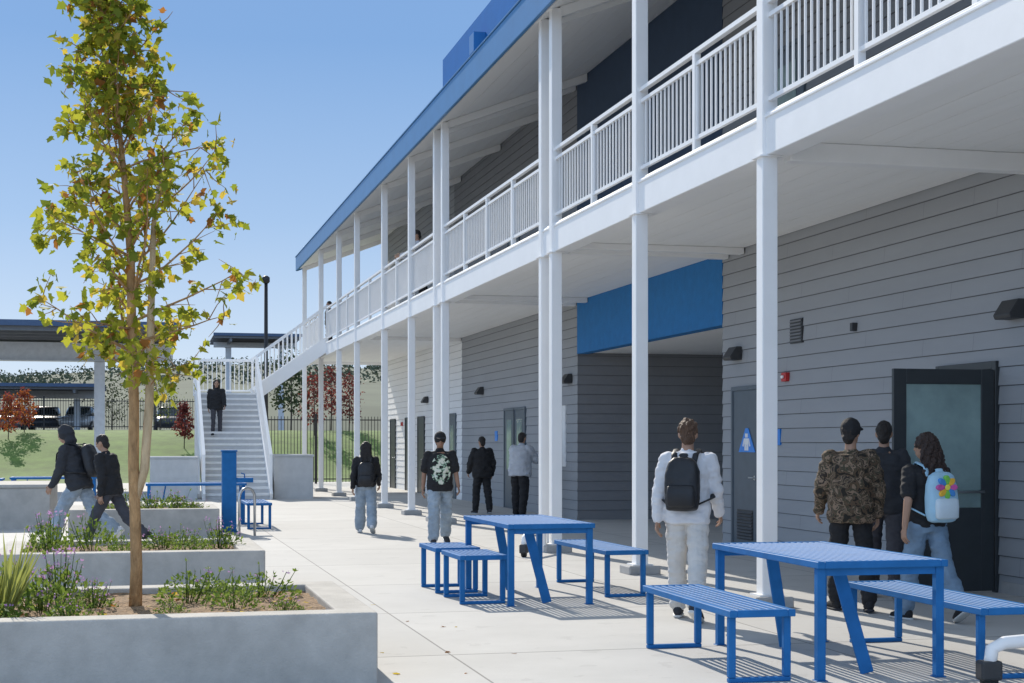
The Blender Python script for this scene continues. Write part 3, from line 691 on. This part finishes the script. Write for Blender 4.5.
# =====================================================================  TABLES AND BENCHES
def slat_top(mb, w, l, z, th, fr=.05, pitch=.048, gap=.021):
    mb.box(-w/2, -w/2+fr, -l/2, l/2, z-th, z); mb.box(w/2-fr, w/2, -l/2, l/2, z-th, z)
    mb.box(-w/2+fr, w/2-fr, -l/2, -l/2+fr, z-th, z); mb.box(-w/2+fr, w/2-fr, l/2-fr, l/2, z-th, z)
    x = -w/2 + fr + gap
    n = int((w-2*fr-gap)/pitch); pit = (w-2*fr-gap)/n
    for i in range(n):
        mb.box(x, x+pit-gap, -l/2+fr, l/2-fr, z-.010, z-.002); x += pit
    mb.box(-w/2+fr, w/2-fr, -.02, .02, z-th, z-.011)
def make_table(w=.84, l=1.84):
    root = empty('picnic_table'); mb = MB(); slat_top(mb, w, l, .76, .045); mb.build('tabletop', M['bluemetal'], root, bevel=.004)
    for sx in (-1, 1):
        for sy in (-1, 1):
            mb = MB(); x, y = sx*(w/2-.04), sy*(l/2-.06); mb.box(x-.028, x+.028, y-.028, y+.028, .006, .714); mb.box(x-.04, x+.04, y-.04, y+.04, 0, .006)
            mb.build('leg', M['bluemetal'], root, bevel=.006)
    for sy in (-1, 1):
        mb = MB(); y = sy*(l/2-.06); mb.bar((-w/2+.07, y, .69), (w/2-.07, y, .69), .04, .045); mb.build('end_rail', M['bluemetal'], root)
        mb = MB(); mb.bar((-.14, sy*.56, .71), (.02, sy*.68, .004), .09, .022, up=(0, 1, 0)); mb.build('brace', M['bluemetal'], root, bevel=.004)
    return root
def make_bench(w=.44, l=1.80):
    root = empty('bench'); mb = MB(); slat_top(mb, w, l, .46, .045); mb.build('seat', M['bluemetal'], root, bevel=.004)
    for sy in (-1, 1):
        mb = MB(); y = sy*(l/2-.07); x = w/2-.035
        for s in (-1, 1): mb.box(s*x-.024, s*x+.024, y-.024, y+.024, .0305, .4145)
        mb.box(-x-.024, x+.024, y-.024, y+.024, .0, .030); mb.build('leg_loop', M['bluemetal'], root, bevel=.008, seg=2)
    return root
t0 = make_table(); t1 = make_table(.9, 1.92); b0 = make_bench(); b1 = make_bench(.44, 2.0); b2 = make_bench(.46, .84)
def place(o, x, y, rz, label, cat, group):
    c = copy_tree(o); c.location = (x, y, 0); c.rotation_euler = (0, 0, R(rz)); tag(c, label, cat, group); return c
GT, GB = 'blue metal picnic tables', 'blue metal benches'
place(t1, 4.66, 9.95, -1, 'blue slatted metal table in the right foreground', 'table', GT)
place(b0, 3.86, 9.95, -1, 'blue metal bench in front of the right foreground table', 'bench', GB)
place(b1, 5.46, 9.8, -1, 'blue metal bench on the building side of the foreground table', 'bench', GB)
place(t0, 3.76, 14.75, 1, 'blue slatted metal table in the middle of the plaza', 'table', GT)
place(b2, 3.18, 14.5, 1, 'short blue metal bench left of the middle table, the nearer of the pair', 'bench', GB)
place(b2, 3.16, 15.6, 1, 'short blue metal bench left of the middle table, the farther of the pair', 'bench', GB)
place(b0, 4.68, 15.3, 1, 'blue metal bench right of the middle table, nearest the columns', 'bench', GB)
place(t0, 1.15, 29.7, 90, 'blue metal table behind the blue pedestal near the stairs', 'table', GT)
place(b0, 2.15, 28.2, 0, 'blue metal bench beside the blue pedestal', 'bench', GB)
place(t0, -3.6, 34.5, 90, 'blue metal table at the far left behind the concrete wall', 'table', GT)
place(t0, -1.7, 35.8, 90, 'blue metal table left of the stairs behind the concrete wall', 'table', GT)
for o in (t0, t1, b0, b1, b2):
    for ch in list(o.children): bpy.data.objects.remove(ch)
    bpy.data.objects.remove(o)

# blue pedestal and steel hoop
p = gnd(229, 532); T = empty('drinking_fountain', p, 0, 'tall blue metal pedestal beside the third planter', 'drinking fountain')
mb = MB(); mb.box(-.12, .12, -.12, .12, .02, 1.36); mb.build('pedestal', M['bluemetal'], T, bevel=.012, seg=2)
mb = MB(); mb.box(-.17, .17, -.17, .17, 0, .02); mb.build('base_plate', M['bluemetal'], T)
mb = MB(); mb.box(.121, .40, -.11, .11, .84, .92); mb.tube([(.26, 0, .92), (.26, 0, .98), (.2, 0, 1.0)], .012); mb.build('basin', M['bluemetal'], T, bevel=.02, seg=2)
mb = MB(); mb.box(-.135, .135, -.135, .135, 1.361, 1.39); mb.build('top_plate', M['bluemetal'], T, bevel=.006)
p = gnd(247, 536); mb = MB(); pts = [(-.16, 0, 0)] + [(-.16*math.cos(a), 0, .62+.16*math.sin(a)) for a in [math.pi*i/8 for i in range(9)]] + [(.16, 0, 0)]
mb.tube(pts, .022, 10); o = mb.build('bike_rack', M['steel']); o.location = p; o.rotation_euler = (0, 0, R(35)); tag(o, 'grey steel hoop standing right of the blue pedestal', 'bike rack')

# white low rails with black foot
def rail(x, y, rz, label):
    r = empty('floor_rail', (x, y, 0), R(rz), label, 'rail', 'low white rails with black feet')
    mb = MB(); mb.tube([(0, 0, .10), (.02, 0, .24), (.10, 0, .275), (1.0, 0, .335)], [.04, .042, .042, .042], 12); mb.build('rail_tube', M['white'], r, True)
    mb = MB(); mb.box(-.07, .07, -.05, .05, .05, .17); mb.build('foot', M['dark'], r, bevel=.015, seg=2)
    mb = MB(); mb.tube([(0, -.03, .05), (0, .03, .05)], .05, 14); mb.build('wheel', M['rubber'], r)
    mb = MB(); mb.box(.93, 1.03, -.045, .045, .0, .29); mb.build('end_post', M['white'], r, bevel=.01)
p = gnd(989, 688); rail(p.x, p.y, -3, 'low white rail with black foot at the bottom right')
p = gnd(524, 557); rail(p.x, p.y, 60, 'low white rail with black foot near the double columns')

# =====================================================================  PLANTERS
def leaf_shape(kind):
    if kind == 'maple': return [(0, 0), (.30, .02), (.27, .22), (.56, .42), (.30, .50), (.24, .66), (0, 1.0), (-.24, .66), (-.30, .50), (-.56, .42), (-.27, .22), (-.30, .02)]
    if kind == 'blade': return [(-.014, 0), (.014, 0), (.010, .6), (0, 1)]
    return [(0, 0), (.3, .45), (0, 1), (-.3, .45)]
def add_leaf(bm, p, d, n, size, mi, shape):
    d = d.normalized(); s = d.cross(n)
    if s.length < .05: s = d.cross(V((.3, .5, .8)))
    s.normalize(); n = s.cross(d)
    f = bm.faces.new([bm.verts.new(p + s*x*size + d*y*size - n*abs(x)*.35*size - n*y*y*.15*size) for x, y in shape]); f.material_index = mi
def rv(): return V((random.gauss(0, 1), random.gauss(0, 1), random.gauss(0, 1))).normalized()
def planter(x0, x1, y0, y1, label, h=.45, rim=.24):
    r = empty('concrete_planter', ((x0+x1)/2, (y0+y1)/2, 0), 0, label, 'planter'); a, b = (x1-x0)/2, (y1-y0)/2
    mb = MB(); o = [(-a, -b), (a, -b), (a, b), (-a, b)]; i = [(-a+rim, -b+rim), (a-rim, -b+rim), (a-rim, b-rim), (-a+rim, b-rim)]
    for k in range(4):
        k2 = (k+1) % 4
        mb.face([(*o[k], -.01), (*o[k2], -.01), (*o[k2], h), (*o[k], h)]); mb.face([(*o[k], h), (*o[k2], h), (*i[k2], h), (*i[k], h)]); mb.face([(*i[k], h), (*i[k2], h), (*i[k2], .1), (*i[k], .1)])
    bmesh.ops.remove_doubles(mb.bm, verts=mb.bm.verts[:], dist=1e-4)
    mb.build('planter_wall', M['concrete'], r, bevel=.012, seg=2)
    mb = MB(); n = 24
    g = [[mb.bm.verts.new((-a+rim+(2*a-2*rim)*u/n, -b+rim+(2*b-2*rim)*v/n, h-.05+.03*noise.noise(V((u*.7, v*.7, x0))))) for v in range(n+1)] for u in range(n+1)]
    for u in range(n):
        for v in range(n): mb.bm.faces.new([g[u][v], g[u+1][v], g[u+1][v+1], g[u][v+1]])
    mb.build('soil', M['mulch'], r, True)
planter(-1.48, 1.49, 9.6, 11.85, 'nearest concrete planter, holding the tall young tree')
planter(-1.30, 1.27, 15.4, 17.5, 'second concrete planter, beyond the one with the tree')
planter(-1.0, 1.36, 25.4, 27.4, 'third concrete planter, beside the blue pedestal')

def make_plant(seed, fl, h=.19, r=.22, n=300):
    random.seed(seed); root = empty('flowering_plant' if fl > 4 else 'leafy_plant'); mb = MB()
    for i in range(n):
        a, q = random.uniform(0, 6.283), random.random()**.6; z = (h*(1.05-q*q*.75)*random.random()**.6)
        p = V((math.cos(a)*q*r*(1+.25*math.sin(3*a+seed)), math.sin(a)*q*r*(1+.25*math.sin(3*a+seed)), z)); add_leaf(mb.bm, p, rv()+V((math.cos(a)*.8, math.sin(a)*.8, .7)), rv()+V((0, 0, 1)), random.uniform(.02, .05), random.choice((0, 0, 1)), leaf_shape('d'))
    for i in range(fl + 6):
        a = random.uniform(0, 6.283); q = random.random()*r; e = V((math.cos(a)*q*1.1, math.sin(a)*q*1.1, h*random.uniform(.75, 1.45)))
        mb.tube([V((e.x*.4, e.y*.4, 0)), V((e.x*.8, e.y*.8, e.z*.6)), e], [.004, .003, .002], 4, 1)
        if i < fl:
            for k_ in range(5): add_leaf(mb.bm, e + V((random.gauss(0, .014), random.gauss(0, .014), random.uniform(-.02, .015))), rv(), rv(), random.uniform(.015, .027), 2, leaf_shape('d'))
        else:
            for k_ in range(3): add_leaf(mb.bm, e, rv()+V((0, 0, .6)), rv(), random.uniform(.02, .035), 0, leaf_shape('d'))
    mb.build('foliage', [M['g1'], M['g2'], M['purple']], root, recalc=False)
    return root
pa, pb, pc = make_plant(1, 18), make_plant(2, 2, .20, .21), make_plant(3, 9, .15, .22)
def put(o, x, y, z, s, label, group):
    c = copy_tree(o); c.location = (x, y, z); c.rotation_euler = (0, 0, random.uniform(0, 6)); c.scale = (s, s, s*random.uniform(.75, 1.3)); tag(c, label, 'plant', group)
random.seed(5)
for x, y, s in ((-.85, 10.05, 1.0), (-.58, 10.55, 1.15), (-.38, 10.05, .8), (-.95, 11.0, 1.25), (-.5, 11.3, 1.1), (-.26, 10.75, .7)): put(random.choice((pa, pa, pc)), x, y, .385, s, 'purple flowered herb left of the tree in the nearest planter', 'purple herbs left of the tree')
for x, y, s in ((.36, 10.95, 1.1), (.66, 10.5, .85), (.88, 11.15, 1.15), (.98, 10.35, .6), (.55, 11.45, 1.0), (.24, 10.3, .55)): put(random.choice((pb, pb, pc)), x, y, .385, s, 'leafy green herb right of the tree in the nearest planter', 'green herbs right of the tree')
for x, y, s in ((-.8, 15.9, 1.0), (-.4, 16.5, 1.25), (-.1, 15.95, .7), (.3, 16.6, 1.15), (.6, 15.95, .9), (.88, 16.5, 1.05), (-.85, 16.9, 1.2), (.5, 17.05, 1.0)): put(random.choice((pa, pb, pc, pb)), x, y, .385, s, 'low herb growing in the second planter', 'herbs in the second planter')
for x, y, s in ((-.5, 26.0, 1.3), (-.1, 26.6, 1.3), (.3, 26.0, 1.3), (.7, 26.5, 1.3), (.95, 26.0, 1.1)): put(random.choice((pb, pc)), x, y, .385, s, 'low herb growing in the third planter', 'herbs in the third planter')
for o in (pa, pb, pc):
    for ch in list(o.children): bpy.data.objects.remove(ch)
    bpy.data.objects.remove(o)
mb = MB(); random.seed(9)
for i in range(110):
    a = random.uniform(0, 6.283); d = V((math.cos(a)*random.uniform(.05, .6), math.sin(a)*random.uniform(.05, .6), 1)); add_leaf(mb.bm, V((math.cos(a)*.06, math.sin(a)*.06, 0)), d, rv(), random.uniform(.28, .6), 0, leaf_shape('blade'))
o = mb.build('ornamental_grass', M['straw'], recalc=False); o.location = (-.84, 10.35, .38); tag(o, 'clump of thin upright grass at the left edge of the nearest planter', 'grass clump')
mb = MB(); random.seed(15)
for i in range(100):
    if i < 90: q = V((random.uniform(-1.2, 1.2), random.uniform(9.9, 11.55), .43))
    else: q = V((random.uniform(1.6, 2.8), random.uniform(9.2, 14.5), .004))
    add_leaf(mb.bm, q, V((random.gauss(0, 1), random.gauss(0, 1), .15)), V((random.gauss(0, .3), random.gauss(0, .3), 1)), random.uniform(.03, .06), random.randrange(2), leaf_shape('maple'))
tag(mb.build('fallen_leaves', [M['leaf3'], M['leaf4']], recalc=False), 'dry fallen leaves scattered on and around the nearest planter', 'leaves', kind='stuff')

# =====================================================================  TREES
def young_tree():
    random.seed(52); root = empty('young_tree', (.015, 10.7, .38), 0, 'tall slender young tree with yellow green leaves in the nearest planter', 'tree')
    tp = [(0, 0, 0), (.008, 0, .3), (.0, .004, .6), (-.012, 0, 1.0), (-.008, .005, 1.4), (-.022, 0, 1.8), (-.03, .02, 2.4), (-.07, .03, 2.9), (-.12, .02, 3.4), (-.17, 0, 3.85), (-.21, 0, 4.15)]; tr = [.045, .039, .037, .036, .034, .032, .027, .021, .013, .007, .003]
    mb = MB(); mb.tube(tp, tr, 12)
    st = MB(); st.tube([(.0, 0, .72), (.06, -.01, .95), (.092, -.01, 1.4), (.102, .0, 2.0), (.12, .03, 2.6), (.17, .05, 3.0)], [.022, .030, .029, .025, .017, .007], 10)
    def tpt(z):
        for a, b in zip(tp[:-1], tp[1:]):
            if a[2] <= z <= b[2]: return V(a).lerp(V(b), (z-a[2])/(b[2]-a[2]))
        return V(tp[-1])
    lv = MB(); sh = leaf_shape('maple')
    def leaves_at(p, d, n, big=1):
        for i in range(n):
            q = p + rv()*random.uniform(.01, .095); dd = d*.5 + rv()*.8 + V((0, 0, -.55))
            add_leaf(lv.bm, q, dd, rv()+V((0, -.3, .6)), random.uniform(.048, .088)*big, random.choices((0, 1, 2, 3), (7, 6, 1.8, .9))[0], sh)
    nb = 52
    for i in range(nb):
        t = i/(nb-1); z = 1.55 + t*2.5; az = i*2.39996 + random.uniform(-.4, .4)
        prof = .74 + .26*min(1, t/.3) if t < .3 else 1.0 - .74*(t-.3)/.7
        L = prof*random.choice((.5, .65, .8, .92, 1.05))*(1 if math.cos(az) > -.2 else .80); el = R(random.uniform(14, 46)+18*t)
        if t < .14: el = R(random.uniform(0, 28))
        d = V((math.cos(az)*math.cos(el), math.sin(az)*math.cos(el), math.sin(el))); p = tpt(z); pts = [p]; dirs = []
        for s in range(6):
            d = (d + rv()*.17 + V((0, 0, .02))).normalized(); p = p + d*L/6; pts.append(p); dirs.append(d.copy())
        r0 = .012*(1-.5*t); mb.tube(pts, [r0*(1-.13*s) for s in range(7)], 6)
        for s in range(1, 7):
            for q in range(2):
                if random.random() < .16: continue
                td_ = (dirs[s-1]*.6 + rv()).normalized(); tl = random.uniform(.08, .22)*(1.1-.5*t); e = pts[s] + td_*tl
                mb.tube([pts[s], pts[s].lerp(e, .5)+rv()*.01, e], [.004, .003, .0015], 4)
                if random.random() < .82: leaves_at(e, td_, random.randint(3, 7), 1.05-.15*t)
                if random.random() < .45: leaves_at(pts[s].lerp(e, .5), td_, random.randint(1, 2))
        leaves_at(pts[-1], d, 8)
    leaves_at(V(tp[-1]), V((0, 0, 1)), 12)
    mb.build('trunk', M['bark'], root, recalc=True); st.build('side_stem', M['barkpale'], root, recalc=True); lv.build('crown', [M['leaf1'], M['leaf2'], M['leaf3'], M['leaf4']], root, recalc=False)
young_tree()
def small_tree(label, x, y, z, h, rx, mats, n=900, seed=0, ls=.14, group=None, bare=.3):
    random.seed(seed); root = empty('tree', (x, y, z), 0, label, 'tree', group); mb = MB()
    mb.tube([(0, 0, -.1), (.03, 0, h*.4), (0, .02, h*.9)], [.035*h/3, .028*h/3, .008], 8); lv = MB(); cl = []
    for i in range(16):
        a = i*2.4; zz = h*(bare + (1-bare)*((i+.5)/16)); w = rx*math.sin(math.pi*min(.97, .18+.8*(zz/h-bare)/(1-bare)))*random.uniform(.5, 1)
        c = V((math.cos(a)*w, math.sin(a)*w, zz)); cl.append(c); mb.tube([(0, 0, max(.2, zz-w*.8)), c], [.012*h/3, .005], 5)
    for i in range(n):
        c = random.choice(cl); q = c + V((random.gauss(0, 1), random.gauss(0, 1), random.gauss(0, .8)))*rx*.26
        add_leaf(lv.bm, q, rv()+V((0, 0, -.3)), rv(), ls*random.uniform(.6, 1.2), random.randrange(len(mats)), leaf_shape('d'))
    mb.build('trunk', M['bark2'], root); lv.build('crown', [M[m] for m in mats], root, recalc=False)
def at(px, Z):  # ground position in metres from a bearing and a distance
    X = Z*CS*(px-VPX)/F; return X, (Z-X*SN)/CS
LZ = lambda Y: max(0, min(2.1, (Y-60)/13*2.1))
for i, (px, Z, h, rx, ms, lab) in enumerate((
    (8, 66, 2.0, .45, ('orleaf', 'redleaf1'), 'small orange red tree on the lawn, leftmost'), (24, 68, 2.0, .45, ('redleaf1', 'orleaf'), 'small red tree on the lawn, second from the left'),
    (184, 66, 2.0, .36, ('redleaf1', 'redleaf2'), 'small dark red tree left of the staircase'), (314, 70, 2.9, .62, ('redleaf1', 'redleaf2'), 'dark red tree behind the end of the walkway, leftmost'),
    (331, 74, 3.0, .62, ('redleaf2', 'redleaf1'), 'dark red tree behind the end of the walkway, in the middle'), (349, 72, 2.8, .6, ('redleaf1', 'redleaf2'), 'dark red tree behind the end of the walkway, rightmost'),
    (291, 78, 3.8, 1.1, ('t1', 't2'), 'green tree behind the black fence'), (160, 84, 3.0, 1.2, ('t1', 'leaf2'), 'yellow green tree between the parked cars and the staircase'),
    (112, 88, 2.9, 1.4, ('t2', 't1'), 'dark green tree behind the young tree trunk'))):
    X, Y = at(px, Z); small_tree(lab, X, Y, LZ(Y), h, rx, ms, 800 if h < 3.1 else 1000, 40+i, .14 if h < 3.1 else .22)

# =====================================================================  BACKGROUND
def sheet(name, x0, x1, y0, y1, z, m):
    mb = MB(); mb.face([(x0, y0, z), (x1, y0, z), (x1, y1, z), (x0, y1, z)]); o = mb.build(name, M[m], recalc=False); return tag(o, kind='structure')
sheet('ground', -3000, 3000, -300, 4000, -.03, 'earth'); sheet('plaza', -60, 22, -15, 60, 0, 'plaza')
mb = MB(); n = 40
g = [[mb.bm.verts.new((-60+130*u/n, 60+13*v/12, 0.002+2.1*(.5-.5*math.cos(math.pi*v/12)))) for v in range(13)] for u in range(n+1)]
for u in range(n):
    for v in range(12): mb.bm.faces.new([g[u][v], g[u+1][v], g[u+1][v+1], g[u][v+1]])
tag(mb.build('lawn', M['lawn'], None, True), kind='structure')
mb = MB(); mb.box(-60, 70, 73, 130, -.02, 2.1); tag(mb.build('parking_lot', M['asphalt']), kind='structure')
mb = MB(); nu, nv = 60, 14
def hz(x, y): 
    t = (y-150)/260; return 2 + 21*math.sin(min(1, max(0, t))*math.pi*.5)*(.8+.5*noise.noise(V((x*.008, y*.004, 3))))
g = [[mb.bm.verts.new((-450+900*u/nu, 140+330*v/nv, hz(-450+900*u/nu, 140+330*v/nv) if v else -.5)) for v in range(nv+1)] for u in range(nu+1)]
for u in range(nu):
    for v in range(nv): mb.bm.faces.new([g[u][v], g[u+1][v], g[u+1][v+1], g[u][v+1]])
tag(mb.build('hill', M['hill'], None, True), kind='structure')
mb = MB(); random.seed(77)
for i in range(900):
    y = random.uniform(220, 450); x = random.uniform(-.35, .35)*y; z = hz(x, y); rr = random.uniform(.6, 1.9)
    for k in range(22):
        d = rv()*random.random()**.4; add_leaf(mb.bm, V((x, y, z+rr*.3)) + V((d.x*rr*1.9, d.y*rr, d.z*rr*.8)), rv(), rv(), random.uniform(.3, .9), random.choice((0, 1)), leaf_shape('d'))
tag(mb.build('hillside_woodland', [M['hz1'], M['hz2']], recalc=False), 'dark scrubby woodland dotted over the far hills', 'woodland', kind='stuff')

def canopy(label, x0, x1, y0, y1, z, tilt, cols, gz=0, girder=.45, np=6, pm='dimsteel'):
    r = empty('shade_canopy', ((x0+x1)/2, (y0+y1)/2, gz), 0, label, 'shade canopy'); a, b = (x1-x0)/2, (y1-y0)/2; z -= gz
    mb = MB(); zf, zb = z-tilt, z+tilt
    mb.hexa([(-a, -b, zf), (a, -b, zf), (a, b, zb), (-a, b, zb), (-a, -b, zf+.08), (a, -b, zf+.08), (a, b, zb+.08), (-a, b, zb+.08)])
    mb.build('roof_panels', M['solar'], r)
    for i in range(np):
        mb = MB(); t = -1+2*i/(np-1); mb.box(-a, a, t*b*.95-.05, t*b*.95+.05, z+tilt*t*.95-.18, z+tilt*t*.95-.03); mb.build('purlin', M[pm], r)
    mb = MB(); mb.box(-a-.05, a+.05, -b-.06, -b-.005, zf-.05, zf+.13); mb.build('front_edge', M['canopyedge'], r)
    mb = MB(); mb.box(-a+.1, a-.05, -.15, .15, z-.3-girder, z-.22); mb.box(-a+.1, a-.05, -.22, .22, z-.34-girder, z-.302-girder); mb.build('girder', M['greysteel'], r)
    for c in cols:
        x = c-(x0+x1)/2; mb = MB(); mb.box(x-.17, x+.17, -.18, .18, 0, z-.36-girder); mb.build('post', M['greysteel'], r)
        mb = MB(); mb.bar((x, -b*.95, z-tilt*.95-.28), (x, b*.95, z+tilt*.95-.28), .14, .18); mb.build('cross_arm', M[pm], r)
canopy('long grey steel solar shade canopy running from the left edge towards the stairs', -16, 1.35, 49.4, 57.0, 5.05, -.10, (-1.08, -6.5, -12), 0, .5, 8)
canopy('low dark carport roof over the parked cars', -22, -1.5, 84, 93, 4.6, .1, (-3, -9, -15), 2.1, .3)
X, Y = at(299, 96); X2, _ = at(212, 96)
canopy('thin blue edged solar canopy far behind the staircase and lamp post', X2, X, Y-1.5, Y+4, 8.0, -.05, (X2+1.0, X-1.0), 2.1, .2)

# cars
def car(label, x, y, z, rz, c):
    r = empty('parked_car', (x, y, z), R(rz), label, 'car', 'cars parked beyond the lawn'); mt = mat('car_paint', c, .3, metal=.2, var=.03)
    mb = MB(); mb.loft([((0, yy, .62+dz), V((w, 0, 0)), V((0, 0, hh))) for yy, w, hh, dz in ((-2.2, .7, .2, -.05), (-2.1, .84, .30, 0), (-1.2, .9, .36, .02), (0, .9, .37, .03), (1.2, .9, .34, .0), (2.05, .82, .27, -.04), (2.2, .66, .18, -.08))], 20, 4); mb.build('body', mt, r, True)
    mb = MB(); mb.loft([((0, y_, zz), V((w, 0, 0)), V((0, l, 0))) for zz, w, l, y_ in ((.9, .80, 1.45, -.35), (1.2, .74, 1.15, -.38), (1.42, .66, .9, -.40), (1.46, .55, .75, -.4))], 20, 4); mb.build('cabin_glass', M['glassdark'], r, True)
    mb = MB(); mb.loft([((0, -.4, zz), V((w, 0, 0)), V((0, l, 0))) for zz, w, l in ((1.44, .665, .92), (1.49, .60, .82), (1.5, .4, .6))], 20, 4); mb.build('roof', mt, r, True)
    for sx in (-1, 1):
        for yy in (-1.35, 1.35):
            mb = MB(); mb.tube([(sx*.72, yy, .33), (sx*.91, yy, .33)], .33, 18); w = mb.build('wheel', M['rubber'], r); mb = MB(); mb.tube([(sx*.905, yy, .33), (sx*.93, yy, .33)], .2, 14); mb.build('rim', M['steel'], w)
        mb = MB(); mb.ball((sx*.62, 2.1, .68), .16, .06, .08); mb.build('headlight', M['signwhite'], r)
for i, (px, Z, c, lab) in enumerate(((14, 88, (.35, .36, .38), 'silver car parked beyond the lawn, leftmost'), (47, 89, (.05, .06, .08), 'dark blue car parked beyond the lawn, second from left'), (80, 88, (.5, .5, .5), 'pale grey car parked beyond the lawn, third from left'), (170, 90, (.06, .06, .065), 'dark car parked beyond the lawn, right of the young tree'))):
    X, Y = at(px, Z); car(lab, X, Y, 2.1, 180 if i % 2 else 172, c)

# fences, low walls, lamp
def fence(label, p0, p1, z, h):
    r = empty('metal_fence', (p0[0], p0[1], z), math.atan2(p1[1]-p0[1], p1[0]-p0[0]), label, 'fence'); L = (V(p1)-V(p0)).length; mb = MB()
    mb.box(0, L, -.02, .02, h-.15, h-.11); mb.box(0, L, -.02, .02, .15, .19); x = .06
    while x < L: mb.box(x-.011, x+.011, -.011, .011, .05, h); x += .12
    mb.build('pickets', M['black'], r); k = max(1, round(L/2.4))
    for i in range(k+1): mb = MB(); mb.box(L*i/k-.04, L*i/k+.04, -.04, .04, 0, h+.08); mb.build('fence_post', M['black'], r)
fence('tall black metal fence under the walkway end, right of the staircase', (3.7, 57.5), (9.5, 57.5), 0, 2.5)
fence('black metal fence along the top of the lawn in front of the cars', (-14, 74.5), (6, 74.5), 2.1, 1.5)
def lowwall(label, x0, x1, y0, y1, h, m='concrete'):
    mb = MB(); mb.box(0, x1-x0, 0, y1-y0, -.01, h-.06); mb.box(-.025, x1-x0+.025, -.025, y1-y0+.025, h-.06, h); o = mb.build('low_wall', M[m], bevel=.012, seg=2); o.location = (x0, y0, 0); tag(o, label, 'wall')
lowwall('low concrete wall at the left edge behind the walking people', -9, -1.42, 28.4, 31.2, .78)
lowwall('pale low wall just left of the staircase foot', .45, 1.68, 42.2, 43.4, 1.15, 'palewall')
lowwall('pale low wall just right of the staircase foot', 3.70, 4.75, 42.0, 43.4, 1.2, 'palewall')
X, Y = at(266, 57); r = empty('lamp_post', (X, Y, 0), 0, 'thin black lamp post rising behind the staircase', 'lamp post')
mb = MB(); mb.tube([(0, 0, 0), (0, 0, 7.4)], [.085, .065], 12); mb.build('pole', M['black'], r)
mb = MB(); mb.tube([(0, 0, 7.4), (0, 0, 7.46), (0, 0, 7.62), (0, 0, 7.68)], [.09, .14, .14, .06], 14); mb.box(-.25, .0, -.07, .07, 7.5, 7.58); mb.build('lamp_head', M['black'], r)

# =====================================================================  LIGHT AND CAMERA
AZ, EL = R(-9), R(33)
w = bpy.data.worlds.new('World'); scene.world = w; w.use_nodes = True; nt = w.node_tree; L = nt.links.new
sk = nt.nodes.new('ShaderNodeTexSky'); sk.sky_type = 'NISHITA'; sk.sun_disc = False; sk.sun_elevation = EL; sk.sun_rotation = AZ % (2*math.pi)
sk.air_density = .7; sk.dust_density = .2; sk.ozone_density = 4.0
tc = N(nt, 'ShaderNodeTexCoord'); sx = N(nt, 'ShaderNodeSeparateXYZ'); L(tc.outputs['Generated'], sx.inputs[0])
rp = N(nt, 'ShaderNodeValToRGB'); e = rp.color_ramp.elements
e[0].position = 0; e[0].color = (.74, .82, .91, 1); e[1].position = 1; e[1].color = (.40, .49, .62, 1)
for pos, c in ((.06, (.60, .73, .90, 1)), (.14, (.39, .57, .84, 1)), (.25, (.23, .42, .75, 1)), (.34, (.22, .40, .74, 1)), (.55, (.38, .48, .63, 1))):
    q = e.new(pos); q.color = c  # stops above the view are kept brighter as added fill
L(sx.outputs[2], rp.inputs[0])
bk = mth(nt, 'MULTIPLY', mth(nt, 'MAXIMUM', mth(nt, 'MULTIPLY', sx.outputs[1], -1), 0), 1.0)  # sky brightened behind the camera, added as fill for shaded fronts
bl = mth(nt, 'MULTIPLY', mth(nt, 'MAXIMUM', mth(nt, 'MULTIPLY', sx.outputs[0], -1), 0), .25)  # weaker sky boost from the left, also added fill
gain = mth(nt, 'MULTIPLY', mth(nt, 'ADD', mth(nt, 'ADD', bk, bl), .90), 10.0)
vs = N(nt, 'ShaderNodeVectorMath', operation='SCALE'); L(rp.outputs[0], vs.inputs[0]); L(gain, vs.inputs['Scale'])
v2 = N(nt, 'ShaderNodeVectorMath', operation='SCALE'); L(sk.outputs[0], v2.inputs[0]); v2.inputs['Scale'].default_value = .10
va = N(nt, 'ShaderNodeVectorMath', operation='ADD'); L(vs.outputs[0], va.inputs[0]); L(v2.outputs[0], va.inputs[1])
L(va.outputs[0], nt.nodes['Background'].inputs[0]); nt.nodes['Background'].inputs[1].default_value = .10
sd = bpy.data.lights.new('sun', 'SUN'); sd.energy = 5.0; sd.angle = R(.5); sd.color = (1, .93, .82)
so = bpy.data.objects.new('sun', sd); col.objects.link(so)
dv = V((math.sin(AZ)*math.cos(EL), math.cos(AZ)*math.cos(EL), math.sin(EL))); so.rotation_euler = dv.to_track_quat('Z', 'Y').to_euler(); so.location = (0, 20, 40)
cd = bpy.data.cameras.new('camera'); cam = bpy.data.objects.new('camera', cd); col.objects.link(cam)
cam.location = (0, 0, H); cam.rotation_euler = (R(90), 0, -TH); cd.sensor_width = 36; cd.lens = F/1024*36; cd.shift_y = (HY-341.5)/1024; cd.clip_end = 6000
scene.camera = cam
scene.view_settings.view_transform = 'Standard'; scene.view_settings.look = 'None'; scene.view_settings.exposure = 0
